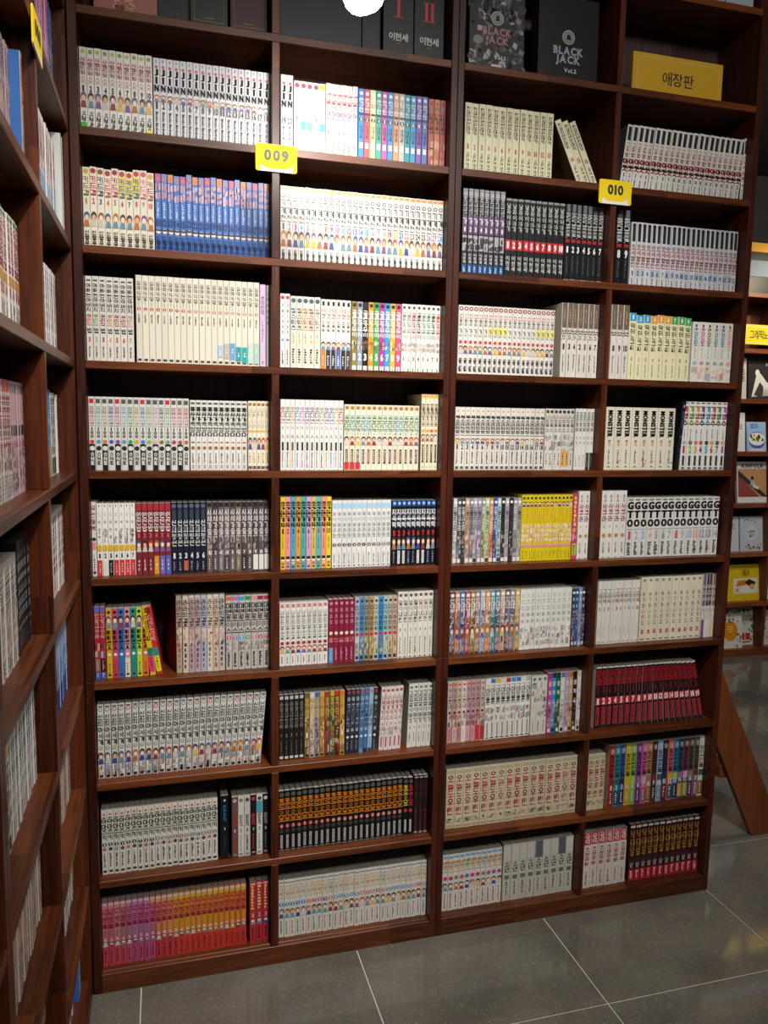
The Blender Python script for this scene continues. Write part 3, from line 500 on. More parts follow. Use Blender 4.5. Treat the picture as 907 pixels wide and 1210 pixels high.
'academy':('white comics with uniformed portraits','d2d0ca',[('b',.02,.04,'555',-.35,.35),('o',.07,['8a8a88','8a8a88','c04a4a','8a9a98','c0504a','6a6a6c'],.36),('o',.07,'d2d0ca',.22),('v',.13,.55,'신의아세계',"34322f",.78),('o',.585,'55534e',.3),('o',.585,'d2d0ca',.2),('m',.64,.97,['d8b8a0','3a3034','c88a3a','5a6aa8','8a3a3a','e6e2dc','7a6a88','c8b8a8']),('a',.64,.8),('b',.95,.98,'2a2a2a',-.3,.3)],{}),
'darkspine':('black comics with grey titles and numbers',['241f1f','1d1d20','2a2020','24201f','1d2420'],[('b',.02,.07,'b8b4b0',-.35,.35),('v',.1,.52,'옷장의천사',"8a8480",.66),('n',.62,['8a4a3a','8a8a8a','8a7a6a','9a6a3a','5a6a5a'],.5),('r',.7,.92,'oooooo','6a6460',.3),('b',.94,.98,'c9c6c2',-.35,.35)],{}),
'goldart':('comics with gold and brown art and big numbers',['8a6a3a','c9bda8','8a8a98','b8823a','7a4a3a','4a6a3a','6a2a24','c89a3a'],[('b',0,.07,['6a5a3a','d0ccc4','4a68a0','c9a03a','a83a2a','b8a82a','b83a2a','d0702a']),('v',.08,.4,'불꽃연대기',"d8b45a",.75),('m',.36,.62,['c8a068','5a3a24','a8743a','d8c098','3a2a20']),('n',.65,['e6dccc','8a7a68','5a3a2a','d8c8a8','c83a78','d83a4a','5ac04a','e6e0d8'],.8),('m',.72,.95,['d8c8b0','8a5a38','c8a878','6a3a4a']),('b',.95,.98,'2a2420',-.3,.3)],{}),
'bluenight':('dark blue leaning comics with pale titles',['2d2f38','33343c','2f3a4a','4a7090','3a6a9a','8ab0c8','3a3038'],[('v',.02,.07,'S','c04a4a',.6),('v',.1,.68,'마법사의신부',"c0c8d0",.62),('m',.24,.6,['3a4048','4a5a6a','5a6a80']),('o',.74,'d8dce0',.3),('r',.8,.94,'ooooo','8a98a8',.3),('b',.94,1,['2a2a30','2a2a30','2a2a30','5a98b8','2a2a30','3a4a5a','6a4a3a'])],{}),
'whitered':('white leaning comics with pinkish-red titles','d8d3cf',[('o',.05,'b8404a',.36),('v',.12,.52,'너에게키스',"b0404c",.7),('n',.58,'a8384a',.5),('m',.62,.76,['c8a898','6a4a44','d8cfc8','a03a3a']),('b',.78,.94,'b8404a',-.15,.15)],{}),
'storywhite':('white leaning comics with large dark titles','d6d4cc',[('o',.05,'6a6862',.3),('v',.1,.62,'괴묘성이야기',"3f3d39",.75),('n',.68,'55534c',.4),('r',.76,.92,'oooooo','6a6862',.3)],{}),
'reddish':('pinkish comics with red lower bands',['c0aaa6','b0948f','c8b09a','d4d0cc','b8989a','b89098','b0908c','c8b4a8'],[('b',.03,.06,'c04a4a',-.3,.3),('v',.1,.44,'키스앤네',"6a5050",.6),('o',.5,'4a3a3a',.3),('m',.52,.74,['8a2a30','3a3036','d8c0b4','c04a4a']),('b',.74,.98,['c8808a','c8b0b0','b87880','e0dcda','d8a0a4','c89098','c8343a','b82a34']),('r',.78,.95,'ooooo','8a3a44',.3)],{}),
'tincap':('white comics with dark titles, coloured caps and uniforms','dcdad4',[('b',0,.07,['d8d4ca','2f78b8','c8a82a','c8c6c0','b83038','3a88c0','3a70b8','d4d0c8','a8a6a2']),('v',.1,.42,'그대의돌은',"3a3836",.75),('m',.46,.7,['3a3436','c8a898','6a5c5c','a8504a','d8d0c8']),('b',.72,.94,'8a8884',-.14,.14),('b',.96,.98,'444',-.3,.3)],{}),
'inkart':('pale comics with loose black ink art','d0cdc4',[('o',.05,'6a6a66',.3),('m',.1,.7,['d0cdc4','d0cdc4','55524e','8a8880','2a2a2a','b0605a']),('r',.76,.95,'ooooo','6a6862',.35)],{}),
'vividthin':('thin comics with saturated mixed spines',['b8408a','2f88c8','1f6a3a','d4d0c8','a8a0c0','c89a68','24222a','d8ccbc'],[('b',0,.08,['8a3a68','2a2a34','1a3a24','6a5a8a','8a7a98','b0602a','1a1a1e','c8b49a']),('v',.1,.56,'블랙홀',"d8d4d8",.7),('m',.5,.9,MIX),('b',.92,.98,['d8d4ce','2a2a2a'],-.3,.3)],{}),
'crows':('red and black comics with white numbers','26161a',[('b',0,.02,'d8d4d0'),('r',.05,.3,'CROWS','c02f38',.85,.03),('r',.32,.44,'oooo','8a2a30',.4),('b',.5,.62,'bf2a34'),('n',.56,'efe8e4',.72),('b',.65,.95,'a8343c',-.3,.32),('r',.67,.93,'oooooooooo','5a1a20',.4),('b',.95,1,'2a2022')],{'side':'c9c4be'}),
'whiteblack':('white comics with bold black stacked titles','d3d0c5',[('o',.06,'b8504a',.22),('b',.1,.12,'555',-.3,.3),('v',.12,.46,'야마즈키','211f1c',.86),('d',.53,'24221f',.38,'e6e2d8'),('o',.6,['b85a78','3a3a3e','7a9ab8','6a3a3a','c06a9a','4a3a3a','5a5048'],.33),('r',.66,.88,'ooooooo','4a4842',.42),('b',.93,.96,'333',-.3,.3)],{}),
'blackthick':('thick black book with blue lettering','16181c',[('b',.06,.09,'d0d0d0',-.12,.12),('r',.15,.4,'BLUE GIANT','2f70a8',.32),('n',.52,'c8ccd0',.25,1),('r',.62,.88,'oooooooooo','2a4a6a',.2)],{}),
'mixedmono':('mixed black, white and grey comics',['6a4a4a','d0cdc4','c0beb8','1d1b1d','d8d6cc','19191b'],[('o',.06,['c0a0a0','777','444','b03a3a','3a3a3a','d0d0d0'],.33),('r',.14,.5,'BLUE GIANT',['a83a3a','6a6862','3a3a3a','c03a44','2a2a2a','8a9098'],.5),('b',.1,.3,['6a4a4a','d0cdc4','c0beb8','1d1b1d','3f9ab8','19191b']),('n',.56,['d8c0b8','4a4a48','3a3a3a','b0b0b0','4a6a7a','b8b8b8'],.45),('r',.64,.9,'oooooooo',['c03a3a','8a8880','4a4a48','b03a4a','4a8a8a','6a7078'],.35),('b',.94,.97,'888',-.3,.3)],{}),
'orangeblack':('black comics with orange titles and red diamonds','161516',[('o',.06,'55524e',.4),('v',.12,.52,'로드오브',"d8801f",.95),('o',.58,'a83a34',.38),('n',.58,'e0c8b8',.4),('o',.66,'3a3838',.4),('b',.73,.95,'b0aeac',-.2,.2),('r',.74,.94,'oooooooo','2a2a2a',.22),('b',.97,.99,'777',-.4,.4)],{}),
'yellowredblack':('black comics with yellow and red titles','161516',[('o',.06,'55524e',.4),('v',.12,.5,'로드오브',['d0c82a','c8303a'],.9),('o',.57,'b03a34',.38),('b',.73,.95,'b0aeac',-.2,.2)],{}),
'darkthin':('dark wine comics at the row end','2a181c',[('b',.02,.04,'b0aaa8',-.4,.4),('v',.12,.4,'ㅁㅅ',"5a2a30",.6),('n',.6,'7a3a3a',.5),('b',.66,.95,'4a2a2c',-.15,.15),('b',.96,.99,'999',-.35,.35)],{}),
'oldcream':('thick yellowed comics, faded red titles','c8bda0',[('b',.02,.08,'b0a486',-.4,.4),('v',.1,.48,'오늘도',['c03a44','a86060','b06a6a','a8484c','b8605c','b0504f','b88a78','b85a5c'],.7),('v',.48,.78,'우린',['c03a44','a86060','b06a6a','a8484c','b8605c','b0504f','b88a78','b85a5c'],.7),('o',.86,'4a443a',.22),('m',.82,.9,['c8bda0','4a443a','8a8068']),('b',.94,.97,'a89a7c',-.4,.4)],{}),
'oldcream2':('thick yellowed comics right of the divider','c8bda0',[('b',.02,.08,'b0a486',-.4,.4),('v',.1,.48,'오늘도','b05a5a',.7),('v',.48,.78,'우린','b05a5a',.7),('m',.82,.9,['c8bda0','4a443a','8a8068'])],{}),
'spectrum':('comics in a run of many colours with dark titles',['b0262e','1f8a88','2f5aa8','d0b01f','8ab84a','7a3a98','c85a9a','b88a4a','4a3030','9ab0c8','2a3058','d05a58','2a78a8','2a4a50','6a2f44','4a4644','55524c','d6d3c6'],[('v',.04,.14,'아',['e6dcd8','d0d8d8'],.6),('v',.14,.52,'왕의연인들','2a2024',.8),('b',.55,.66,['7a2a2e','3a5a5a','24304a','c8a82a','a8c04a','8a6a98','d0a0b8','8a7a6a']),('n',.68,['d8c8c8','c8d8d8'],.6),('b',.74,.97,['7a2028','2a4a5a','1f2a4a','c0902a','8aa04a','5a2a68','8a5a78','8a5a2a','3a3030','6a8a98']),('r',.76,.94,'ooooo','c8c4c0',.4)],{'side':'b89a88'}),
'pinkfade':('pink to orange graded comics with red titles',['c06a74','c4606a','c08088','b06878','a86a88','b06a9a','a86090','b86a98','c0607a','c86a6a','c8705a','d0785a','d08a3a','d0802f','cf852a','d07a34','d07838','cc8030','d07a2a','c8702a','cc7a24','d0682f','cc7020','d06028','c86a24'],[('b',.02,.06,'c8b8b0',-.4,.4),('b',.06,.14,['c08088'] * 4 + ['b070a0'] * 4 + ['c8906a'] * 4 + ['c8a030'] * 13),('v',.1,.42,'센고쿠동',['a02a44','a0283a','a02438','98204a','a02a34'],.85),('b',.44,.56,['8a6a70'] * 9 + ['b8902a'] * 16,-.2,.2),('n',.6,'e6d0c0',.5),('a',.62,.7),('b',.7,1,['b8404a'] * 4 + ['b0486a'] * 5 + ['b8303a'] * 4 + ['c02f2f'] * 12),('r',.76,.95,'ooooo','5a1a20',.4)],{}),
'redthree':('deep red comics at the row end','b03038',[('r',.06,.46,'oooooooo','d8c87a',.6),('b',.02,.05,'c8a8a0',-.4,.4),('n',.55,'d8b0a8',.5),('a',.6,.7),('r',.74,.94,'ooooo','5a1418',.4)],{}),
'orangewhite':('white comics with pale orange titles, blue dots and faces','d4d1c6',[('b',.02,.05,'8a9098',-.4,.4),('v',.08,.32,'천재유교',['c8ac86','c8ac86','c8a878','d0b080','c8a890','c8b894','d0a84a','d8a82f','c8b48a','8a9a88'],.9),('o',.42,['2f78b0','2f80b8','2f80b8','3a70b0','2f80b8','d0604a','b0408a','c04a6a','5a5a78','c04a4a'],.42),('n',.42,'e6e4de',.4),('a',.49,.66),('r',.7,.94,'oooooooo',['6a8088','8a8a80','c07a7a'],.4)],{}),
'orangewhite2':('white comics with orange titles and pink dots','d2d0c8',[('b',.02,.07,'7a98b8',-.4,.4),('v',.1,.32,'배우고',['c88a48','c88a48','c88a48','c8a048','6a983a','c8803a','b88a4a','8a9a98'],.9),('o',.42,['c03a78','c03a4a','6a8a6a','c04a6a','6a6a9a'],.4),('a',.5,.64),('r',.68,.95,'oooooooooo','a86a6a',.4)],{}),
'greyfour':('thick grey comics with dark script','bbb7ad',[('o',.06,'7a2a2a',.24),('v',.12,.5,'요괴소년',"2a2624",.6),('b',.55,.62,'6a6460',-.3,.3),('r',.66,.9,'oooooo','55504c',.3),('b',0,.3,['bbb7ad','bbb7ad','bbb7ad','bbb7ad','5a5a68','bbb7ad','bbb7ad','5a5a68','c8c4b8'])],{}),
'redwhite':('red-headed white comics','cfc9c2',[('b',0,.22,'b8303a'),('v',.02,.2,'골때',"e0d4cc",.6),('v',.26,.6,'초보아빠',"b8404a",.6),('r',.7,.94,'oooooo','8a4a4a',.3)],{}),
'maroongold':('dark maroon comics with gold script titles','3a1418',[('b',.02,.06,'c8c4be',-.4,.4),('v',.1,.56,'나그네의길',"b08a2f",.7),('b',.62,.68,'3a2424'),('v',.68,.78,'ㅁㅈ',"d0ccc6",.6),('b',.8,1,'b02a34'),('r',.82,.96,'oooo','e0d0cc',.4)],{}),
# corner case
'pinkrow':('','c890b0',[('v',.08,.5,'분홍의시간','a03a78',.8),('m',.5,.9,['e0c0d0','c86aa0','a85a8a','e6dce0'])],{}),
'bluerow':('','3a58a0',[('v',.08,.4,'푸른하늘','e0e4ee',.7),('b',.5,.62,'d8c83a'),('m',.6,.9,['6a88c0','e0e0e8','c8a83a'])],{}),
'redblue':('','d8d4d0',[('v',.08,.45,'나의이름은','b03a44',.8),('m',.4,.6,['c86a6a','d8d0c8','8a5a8a']),('b',.62,.95,['8ab0d0','9ac0d8'])],{}),
'facerow':('','d8d6d2',[('v',.06,.4,'한여름의꿈','6a6068',.75),('m',.4,.72,['6a5058','c8a88a','b87a5a','8a8aa8','3a3038']),('r',.76,.95,'oooooo','55504c',.5)],{}),
'blueyel':('','3a80b0',[('m',.1,.6,['3a80b0','5ab0d0','2a5a8a','d8d8c8']),('b',.62,1,'c8a82f')],{}),
'bwrow':('','d0cec8',[('v',.05,.35,'밤의끝',"2a2a2a",.8),('m',.3,.75,['1c1c1e','55504c','d0cec8','2a282a']),('b',.78,.98,'2a2a2a',-.3,.3)],{}),
'redink':('','d8d3cc',[('v',.05,.75,'가오리의여름',"8a2a34",.8),('r',.8,.95,'oooo','8a3a3a',.4)],{}),
'bluewave':('','8aa8d0',[('v',.06,.4,'바다소년',"e6ecf4",.8),('m',.36,.7,['e0e8f0','3a80c0','c8d8e8','2a4a90']),('b',.7,1,'2f3f8a')],{}),
'warmbrown':('','a89088',[('v',.05,.45,'모험의시대',"5a2a20",.8),('m',.3,.85,['b86a48','7a8ab0','c8a888','6a4a40','d0b8a8'])],{'side':'2f5fa0'}),
'thickred':('','d8d4cc',[('b',.02,.06,'4a7a5a',-.4,.4),('v',.08,.5,'드래곤의알',"b8323c",.8),('b',.52,.6,'c8903a'),('n',.66,'b8323c',.5),('r',.75,.95,'oooooooo','4a4a48',.5)],{}),
'redstrip':('','c0b0ae',[('b',0,.1,'b82a34'),('v',.12,.6,'붉은달의밤',"a82a38",.8),('m',.55,.75,['8a2a34','3a2a30','d8c0b8']),('b',.76,1,'d4d0cc'),('r',.78,.98,'oooooo','4a4644',.5)],{}),
'pinkgrey':('','b89aa0',[('b',.02,.1,'6a6468',-.4,.4),('b',.38,.47,'3a383c',-.42,.42),('v',.5,.58,'ㅂ','b83a4a',.6),('m',.58,.95,['c89aa0','8a7a88','4a4248','d0b0b4'])],{}),
'whiteart':('','d0cdc6',[('v',.06,.45,'소년의검',"4a4440",.8),('m',.4,.8,['c88a7a','5a4a48','d8c8bc','8a9a7a','a83a3a']),('r',.82,.97,'oooo','3a3a38',.5)],{}),
'blackrow':('','1c1c1f',[('v',.08,.7,'어둠속의검객',"b0b0b4",.7),('o',.76,['c8843a','4a90b8'],.3),('r',.82,.95,'oooo','7a7a80',.35)],{}),
'yellowhead':('','d4cfbe',[('b',0,.14,'d0b83a'),('v',.16,.5,'햇살가득',"3a3a48",.8),('m',.45,.8,['5a5a98','c86a88','3a3a48','d4cfbe']),('b',.84,.97,'2a2a2a',-.3,.3)],{}),
'plainwhiterow':('','d6d5d1',[('v',.05,.6,'겨울의일기장',"3a3a38",.75),('m',.64,.75,['3a3634','8a8480','d6d5d1']),('r',.8,.97,'ooooooo','4a4846',.45)],{}),
'patchred':('','c8bdb4',[('v',.04,.4,'봄날의노래',"a8424a",.8),('m',.36,.85,['c88a68','d8b83a','8a4a4a','5a6a58','d06a6a','c8bdb4']),('r',.86,.98,'oooo','8a3a3a',.4)],{}),
'orangeblue':('','4a4a8a',[('m',.02,.5,['c8c8c4','4a58a8','d06a2a','3a3a5a']),('b',.5,.75,'d08a2a'),('m',.75,1,['d0602a','3a3a78','c8a03a'])],{}),
}
# bay, shelf row (0 = top), start x, end x, count, height, style, lean in degrees, built singly
TABLE = '''
A1 1 0.001 0.1751 10 0.1979 ovalbook 0 1
A1 1 0.1772 0.473 18 0.1959 jin 0 1
A1 2 0.001 0.1746 10 0.1965 kidgang 0 1
A1 2 0.1768 0.473 19 0.1966 bluecomic 0 1
A1 3 0.001 0.1187 7 0.2152 dinner 0 1
A1 3 0.1244 0.4452 20 0.2249 midnight 0 1
A1 3 0.4463 0.4625 1 0.2209 lilac 0 1
A1 3 0.4648 0.473 1 0.2199 plainwhite 0 0
A1 4 0.001 0.2559 16 0.1923 mob 0 1
A1 4 0.2581 0.4109 10 0.1889 hero 0 0
A1 4 0.4132 0.473 5 0.1902 goldcream 0 0
A1 5 0.001 0.0128 1 0.1996 redpink 0 0
A1 5 0.0138 0.1122 7 0.1958 yellowdot 0 0
A1 5 0.1133 0.2046 6 0.1946 maroon 0 1
A1 5 0.2053 0.2983 6 0.1958 navyblack 0 1
A1 5 0.2994 0.473 11 0.196 greyhaze 0 0
A1 6 0.001 0.0298 2 0.1989 bluered 0 0
A1 6 0.0309 0.1403 7 0.1927 vivid 0 1
A1 6 0.2149 0.3473 8 0.2217 facecover 0 1
A1 6 0.3496 0.473 7 0.2156 capcolour 0 1
A1 7 0.0012 0.4472 25 0.2124 academy 1.5 1
A1 8 0.0056 0.323 20 0.1884 whiteblack 0 0
A1 8 0.3315 0.3545 1 0.1937 blackthick 0 1
A1 8 0.3631 0.4706 6 0.1848 mixedmono 0 0
A1 9 0.001 0.4038 25 0.195 pinkfade 0 0
A1 9 0.4138 0.4718 3 0.1924 redthree 0 0
A2 1 0.5023 0.5354 2 0.1974 jin2 0 1
A2 1 0.5377 0.6234 5 0.1871 tealart 0 1
A2 1 0.6243 0.7125 6 0.1908 redpurple 0 0
A2 1 0.7147 0.9145 12 0.1885 rainbow 0 1
A2 1 0.9163 0.968 3 0.1861 salmon 0 0
A2 2 0.5017 0.968 28 0.198 growing 0 1
A2 3 0.5021 0.5292 2 0.2005 reddot 0 0
A2 3 0.5303 0.6138 5 0.1954 kings 0 1
A2 3 0.615 0.7014 6 0.1917 suits 0 0
A2 3 0.7027 0.8493 9 0.1907 golden 0 0
A2 3 0.8506 0.968 8 0.192 goldenwhite 0 0
A2 4 0.5026 0.6825 13 0.1969 fashion 0 0
A2 4 0.685 0.9099 14 0.1869 greentitle 0 0
A2 4 0.9162 0.968 4 0.2213 tallcream 0 0
A2 5 0.5031 0.6506 10 0.2075 candy 0 0
A2 5 0.6523 0.8295 12 0.196 bluetop 0 0
A2 5 0.8313 0.968 9 0.1947 blackblue 0 0
A2 6 0.5011 0.6431 9 0.1865 redess 0 0
A2 6 0.6444 0.7224 5 0.1896 maroonflower 0 0
A2 6 0.7237 0.8548 9 0.192 sunnymix 0 0
A2 6 0.8561 0.968 7 0.2029 palecream 0 0
A2 7 0.5003 0.5743 5 0.1977 darkspine 0 0
A2 7 0.5755 0.6961 8 0.198 goldart 0 0
A2 7 0.6974 0.7948 7 0.198 bluenight 1.6 0
A2 7 0.8028 0.8726 5 0.1967 whitered 2.2 0
A2 7 0.8916 0.968 5 0.2003 storywhite 1.6 0
A2 8 0.4995 0.8839 22 0.1877 orangeblack 0 0
A2 8 0.8853 0.9171 2 0.1848 yellowredblack 0 0
A2 8 0.9199 0.9645 3 0.1891 darkthin 0 0
A2 9 0.4999 0.9671 28 0.1819 orangewhite 0 0
B1 1 1.0262 1.3033 13 0.1904 creambrush 0 1
B1 2 1.0271 1.1591 8 0.2405 greyviolet 0 1
B1 2 1.1618 1.3532 10 0.2247 redblock 0 1
B1 2 1.356 1.4846 7 0.2252 blackwhite 0 1
B1 3 1.0238 1.3355 20 0.1992 darkredtop 0 0
B1 3 1.3584 1.4846 7 0.2245 browntop 0 0
B1 4 1.0216 1.3141 18 0.1869 portrait 0 0
B1 4 1.317 1.4161 7 0.1879 darkfigures 0 0
B1 4 1.4191 1.4846 5 0.19 fiveoh 0 0
B1 5 1.0245 1.2472 17 0.1976 mixart 0 0
B1 5 1.2486 1.4245 13 0.2067 yellowpink 0 0
B1 5 1.426 1.4439 1 0.2103 pinklime 0 0
B1 5 1.4454 1.4846 2 0.2168 starwhite 0 0
B1 6 1.0217 1.2544 14 0.1956 mosaic 0 0
B1 6 1.2559 1.4357 10 0.1933 sketchwhite 0 0
B1 6 1.4372 1.4846 4 0.1883 nightmix 0 0
B1 7 1.0228 1.1464 8 0.1965 reddish 0 0
B1 7 1.1478 1.3046 9 0.1967 tincap 0 0
B1 7 1.3061 1.3631 3 0.1939 inkart 0 0
B1 7 1.3646 1.4846 8 0.1999 vividthin 0 0
B1 8 1.0265 1.4846 16 0.1966 oldcream 0 1
B1 9 1.0216 1.2269 11 0.1884 orangewhite2 0 0
B1 9 1.2314 1.4844 9 0.1954 greyfour 0 1
B2 1 1.5306 1.9591 22 0.1909 autred 6.5 0
B2 1 1.9655 1.9762 1 0.1947 autred2 1.5 0
B2 2 1.5296 1.5771 2 0.2242 blackwhite2 0 1
B2 2 1.5831 1.9729 22 0.1928 silverbrush 0 0
B2 3 1.5296 1.5915 3 0.2285 browntop2 0 1
B2 3 1.5931 1.8182 9 0.2025 doctor 0 1
B2 3 1.8246 1.9762 6 0.1908 swimmer 0 0
B2 4 1.5265 1.7779 8 0.1975 ivoryblack 0 1
B2 4 1.8067 1.9762 8 0.2207 parasite 0 0
B2 5 1.5257 1.6167 4 0.2175 starwhite2 0 1
B2 5 1.6198 1.9692 14 0.1942 bigblack 0 0
B2 6 1.5306 1.6847 10 0.2078 gridwhite 0 0
B2 6 1.6879 1.924 10 0.2156 creamred 0 0
B2 6 1.9257 1.9762 4 0.2165 halfdark 0 0
B2 7 1.5369 1.7124 8 0.2071 crows 0 0
B2 8 1.5238 1.5891 3 0.193 oldcream2 0 0
B2 8 1.6035 1.9762 18 0.2141 spectrum 0 0
B2 9 1.5226 1.6882 6 0.1968 redwhite 0 0
B2 9 1.6981 1.9762 12 0.2037 maroongold 0 0
'''
# ------------------------------------------------------------------ room shell
ZS = [2.602, 2.321, 2.038, 1.752, 1.469, 1.185, .901, .616, .333, .056]   # shelf tops, row 0 highest
TH = .0199
ZTOP = 3.17
FLOOR_M, nt, b = new_mat('grey_speckled_tile'); N = nt.nodes; L = nt.links
g = N.new('ShaderNodeNewGeometry')
n1 = N.new('ShaderNodeTexNoise'); n1.inputs['Scale'].default_value = 3.5; n1.inputs['Detail'].default_value = 6; L.new(g.outputs['Position'], n1.inputs['Vector'])
r1 = N.new('ShaderNodeValToRGB'); L.new(n1.outputs['Fac'], r1.inputs[0])
r1.color_ramp.elements[0].position = .3; r1.color_ramp.elements[0].color = lin('55514b'); r1.color_ramp.elements[1].position = .72; r1.color_ramp.elements[1].color = lin('6d6961')
vo = N.new('ShaderNodeTexVoronoi'); vo.inputs['Scale'].default_value = 150; L.new(g.outputs['Position'], vo.inputs['Vector'])
n2 = N.new('ShaderNodeTexNoise'); n2.inputs['Scale'].default_value = 26; n2.inputs['Detail'].default_value = 2; L.new(g.outputs['Position'], n2.inputs['Vector'])
lt_ = N.new('ShaderNodeMath'); lt_.operation = 'LESS_THAN'; lt_.inputs[1].default_value = .19; L.new(vo.outputs['Distance'], lt_.inputs[0])
gt_ = N.new('ShaderNodeMath'); gt_.operation = 'GREATER_THAN'; gt_.inputs[1].default_value = .49; L.new(n2.outputs['Fac'], gt_.inputs[0])
ml = N.new('ShaderNodeMath'); ml.operation = 'MULTIPLY'; L.new(lt_.outputs[0], ml.inputs[0]); L.new(gt_.outputs[0], ml.inputs[1])
mxc = N.new('ShaderNodeMix'); mxc.data_type = 'RGBA'; L.new(ml.outputs[0], mxc.inputs[0]); L.new(r1.outputs[0], mxc.inputs[6]); mxc.inputs[7].default_value = lin('989284')
L.new(mxc.outputs[2], b.inputs['Base Color']); b.inputs['Roughness'].default_value = .07; b.inputs['Specular IOR Level'].default_value = .5
nb = N.new('ShaderNodeBump'); nb.inputs['Strength'].default_value = .02; nb.inputs['Distance'].default_value = .002; L.new(n1.outputs['Fac'], nb.inputs['Height']); L.new(nb.outputs[0], b.inputs['Normal'])
GROUT = flat('pale_grout', 'c4beb0', .8)
fl = tag(board('floor', -.9, 6.6, -3.6, 3.0, -.05, -.003, GROUT, None, 0), 'grey speckled tile floor with thin pale joints', None, None, 'structure')
TS = .63; x0t, y0t = .105, .24
tile_me = None
for ix in range(-2, 10):
    for iy in range(-6, 5):
        tx, ty = x0t + ix * TS, y0t + iy * TS
        if tx < -.9 or tx + TS > 6.6 or ty < -3.6 or ty + TS > 3.0: continue
        if tile_me is None:
            bm = bmesh.new(); gq = .0023
            box_bm(bm, gq, TS - gq, gq, TS - gq, -.012, 0)
            bmesh.ops.bevel(bm, geom=[e for e in bm.edges if all(v.co.z > -.001 for v in e.verts)], offset=.001, segments=1, affect='EDGES')
            tile_me = bpy.data.meshes.new('tile'); bm.to_mesh(tile_me); bm.free(); tile_me.materials.append(FLOOR_M)
        t = bpy.data.objects.new('tile', tile_me); put(t, fl); t.location = (tx, ty, 0)
DARKW = flat('dark_wall_paint', '2a2320', .7); CEIL = flat('dark_ceiling_paint', '3a3532', .8)
tag(board('wall_back', -.9, 6.6, 2.75, 2.85, 0, 3.4, DARKW, None, 0), 'dark painted wall behind the far bookcase', None, None, 'structure')
tag(board('wall_left', -.9, -.8, -3.6, 2.75, 0, 3.4, DARKW, None, 0), 'dark painted wall behind the corner bookcase', None, None, 'structure')
tag(board('ceiling', -.9, 6.6, -3.6, 2.85, 3.4, 3.45, CEIL, None, 0), 'dark ceiling above the bookcases', None, None, 'structure')

# ------------------------------------------------------------------ the two tall bookcases against each other
DEP, BK = .212, .2
def bookcase(name, label, xl, xr, lp, rp, d0, d1):
    """outer sides xl..xr, side panels lp, rp thick, divider d0..d1"""
    e = empty(name, ((xl + xr) / 2, 0, 0), label, 'bookcase', 'tall shop bookcases along the wall')
    zj = ZS[6] + .004                               # the case is two modules, joined at this height
    for x0, x1 in ((xl, xl + lp), (xr - rp, xr)):
        board('side_panel', x0, x1, 0, DEP, 0, zj - .0008, WZr, e)
        board('side_panel', x0, x1, 0, DEP, zj + .0008, ZTOP, WZr, e)
    a, c = xl + lp, xr - rp
    for r, z in enumerate([2.885] + ZS[:9]):
        board('shelf', a, c, 0, BK, z - TH, z, WX, e)
    z = ZS[9]
    board('shelf', a, c, 0.016, BK, z - TH, z, WX, e)
    board('base_board', a, c, 0, .016, 0, z, WX, e)
    board('top_board', a, c, 0, BK, ZTOP - .02, ZTOP, WX, e)
    zz = [ZTOP - .02] + [v for z_ in [2.885] + ZS for v in (z_, z_ - TH)]
    for k in range(0, len(zz) - 1, 2):
        board('divider', d0, d1, .0006, BK, zz[k + 1], zz[k], WZ, e)
    board('back_panel', a, c, BK, DEP, 0, ZTOP - .02, BACK, e, 0)
    return e
caseA = bookcase('tall_bookcase', 'tall dark brown bookcase in the corner, holding the first two bays', -.0222, .9880, .0222, .0190, .474, .4949)
caseB = bookcase('tall_bookcase', 'tall dark brown bookcase on the right, holding the third and fourth bays', .9888, 1.9970, .0187, .0198, 1.4856, 1.5044)

# corner bookcase at right angles, fronts facing +x
def corner_case(label, ys, ye, cols):
    e = empty('corner_bookcase', (-.13, (ys + ye) / 2, 0), label, 'bookcase')
    X1, X0 = -.0249, -.24
    board('side_panel', X0, X1, ye - .02, ye, 0, ZTOP, WZ, e)
    board('side_panel', X0, X1, ys, ys + .02, 0, ZTOP, WZ, e)
    a, c = ys + .02, ye - .02
    for z in [2.885] + ZS[:9]: board('shelf', X0 + .012, X1, a, c, z - TH, z, WY, e)
    z = ZS[9]
    board('shelf', X0 + .012, X1 - .016, a, c, z - TH, z, WY, e)
    board('base_board', X1 - .016, X1, a, c, 0, z, WY, e)
    board('top_board', X0 + .012, X1, a, c, ZTOP - .02, ZTOP, WY, e)
    zz = [ZTOP - .02] + [v for z_ in [2.885] + ZS for v in (z_, z_ - TH)]
    for k in range(0, len(zz) - 1, 2):
        for d in cols: board('divider', X0 + .012, X1 - .0006, d, d + .0205, zz[k + 1], zz[k], WZ, e)
    board('back_panel', X0, X0 + .012, a, c, 0, ZTOP - .02, BACK, e, 0)
    return e
corner_case('dark brown bookcase at right angles on the left, meeting the corner', -1.0605, .0105, [-.5353])
corner_case('dark brown bookcase nearest the camera at the left picture edge', -2.1, -1.0612, [-1.5915])

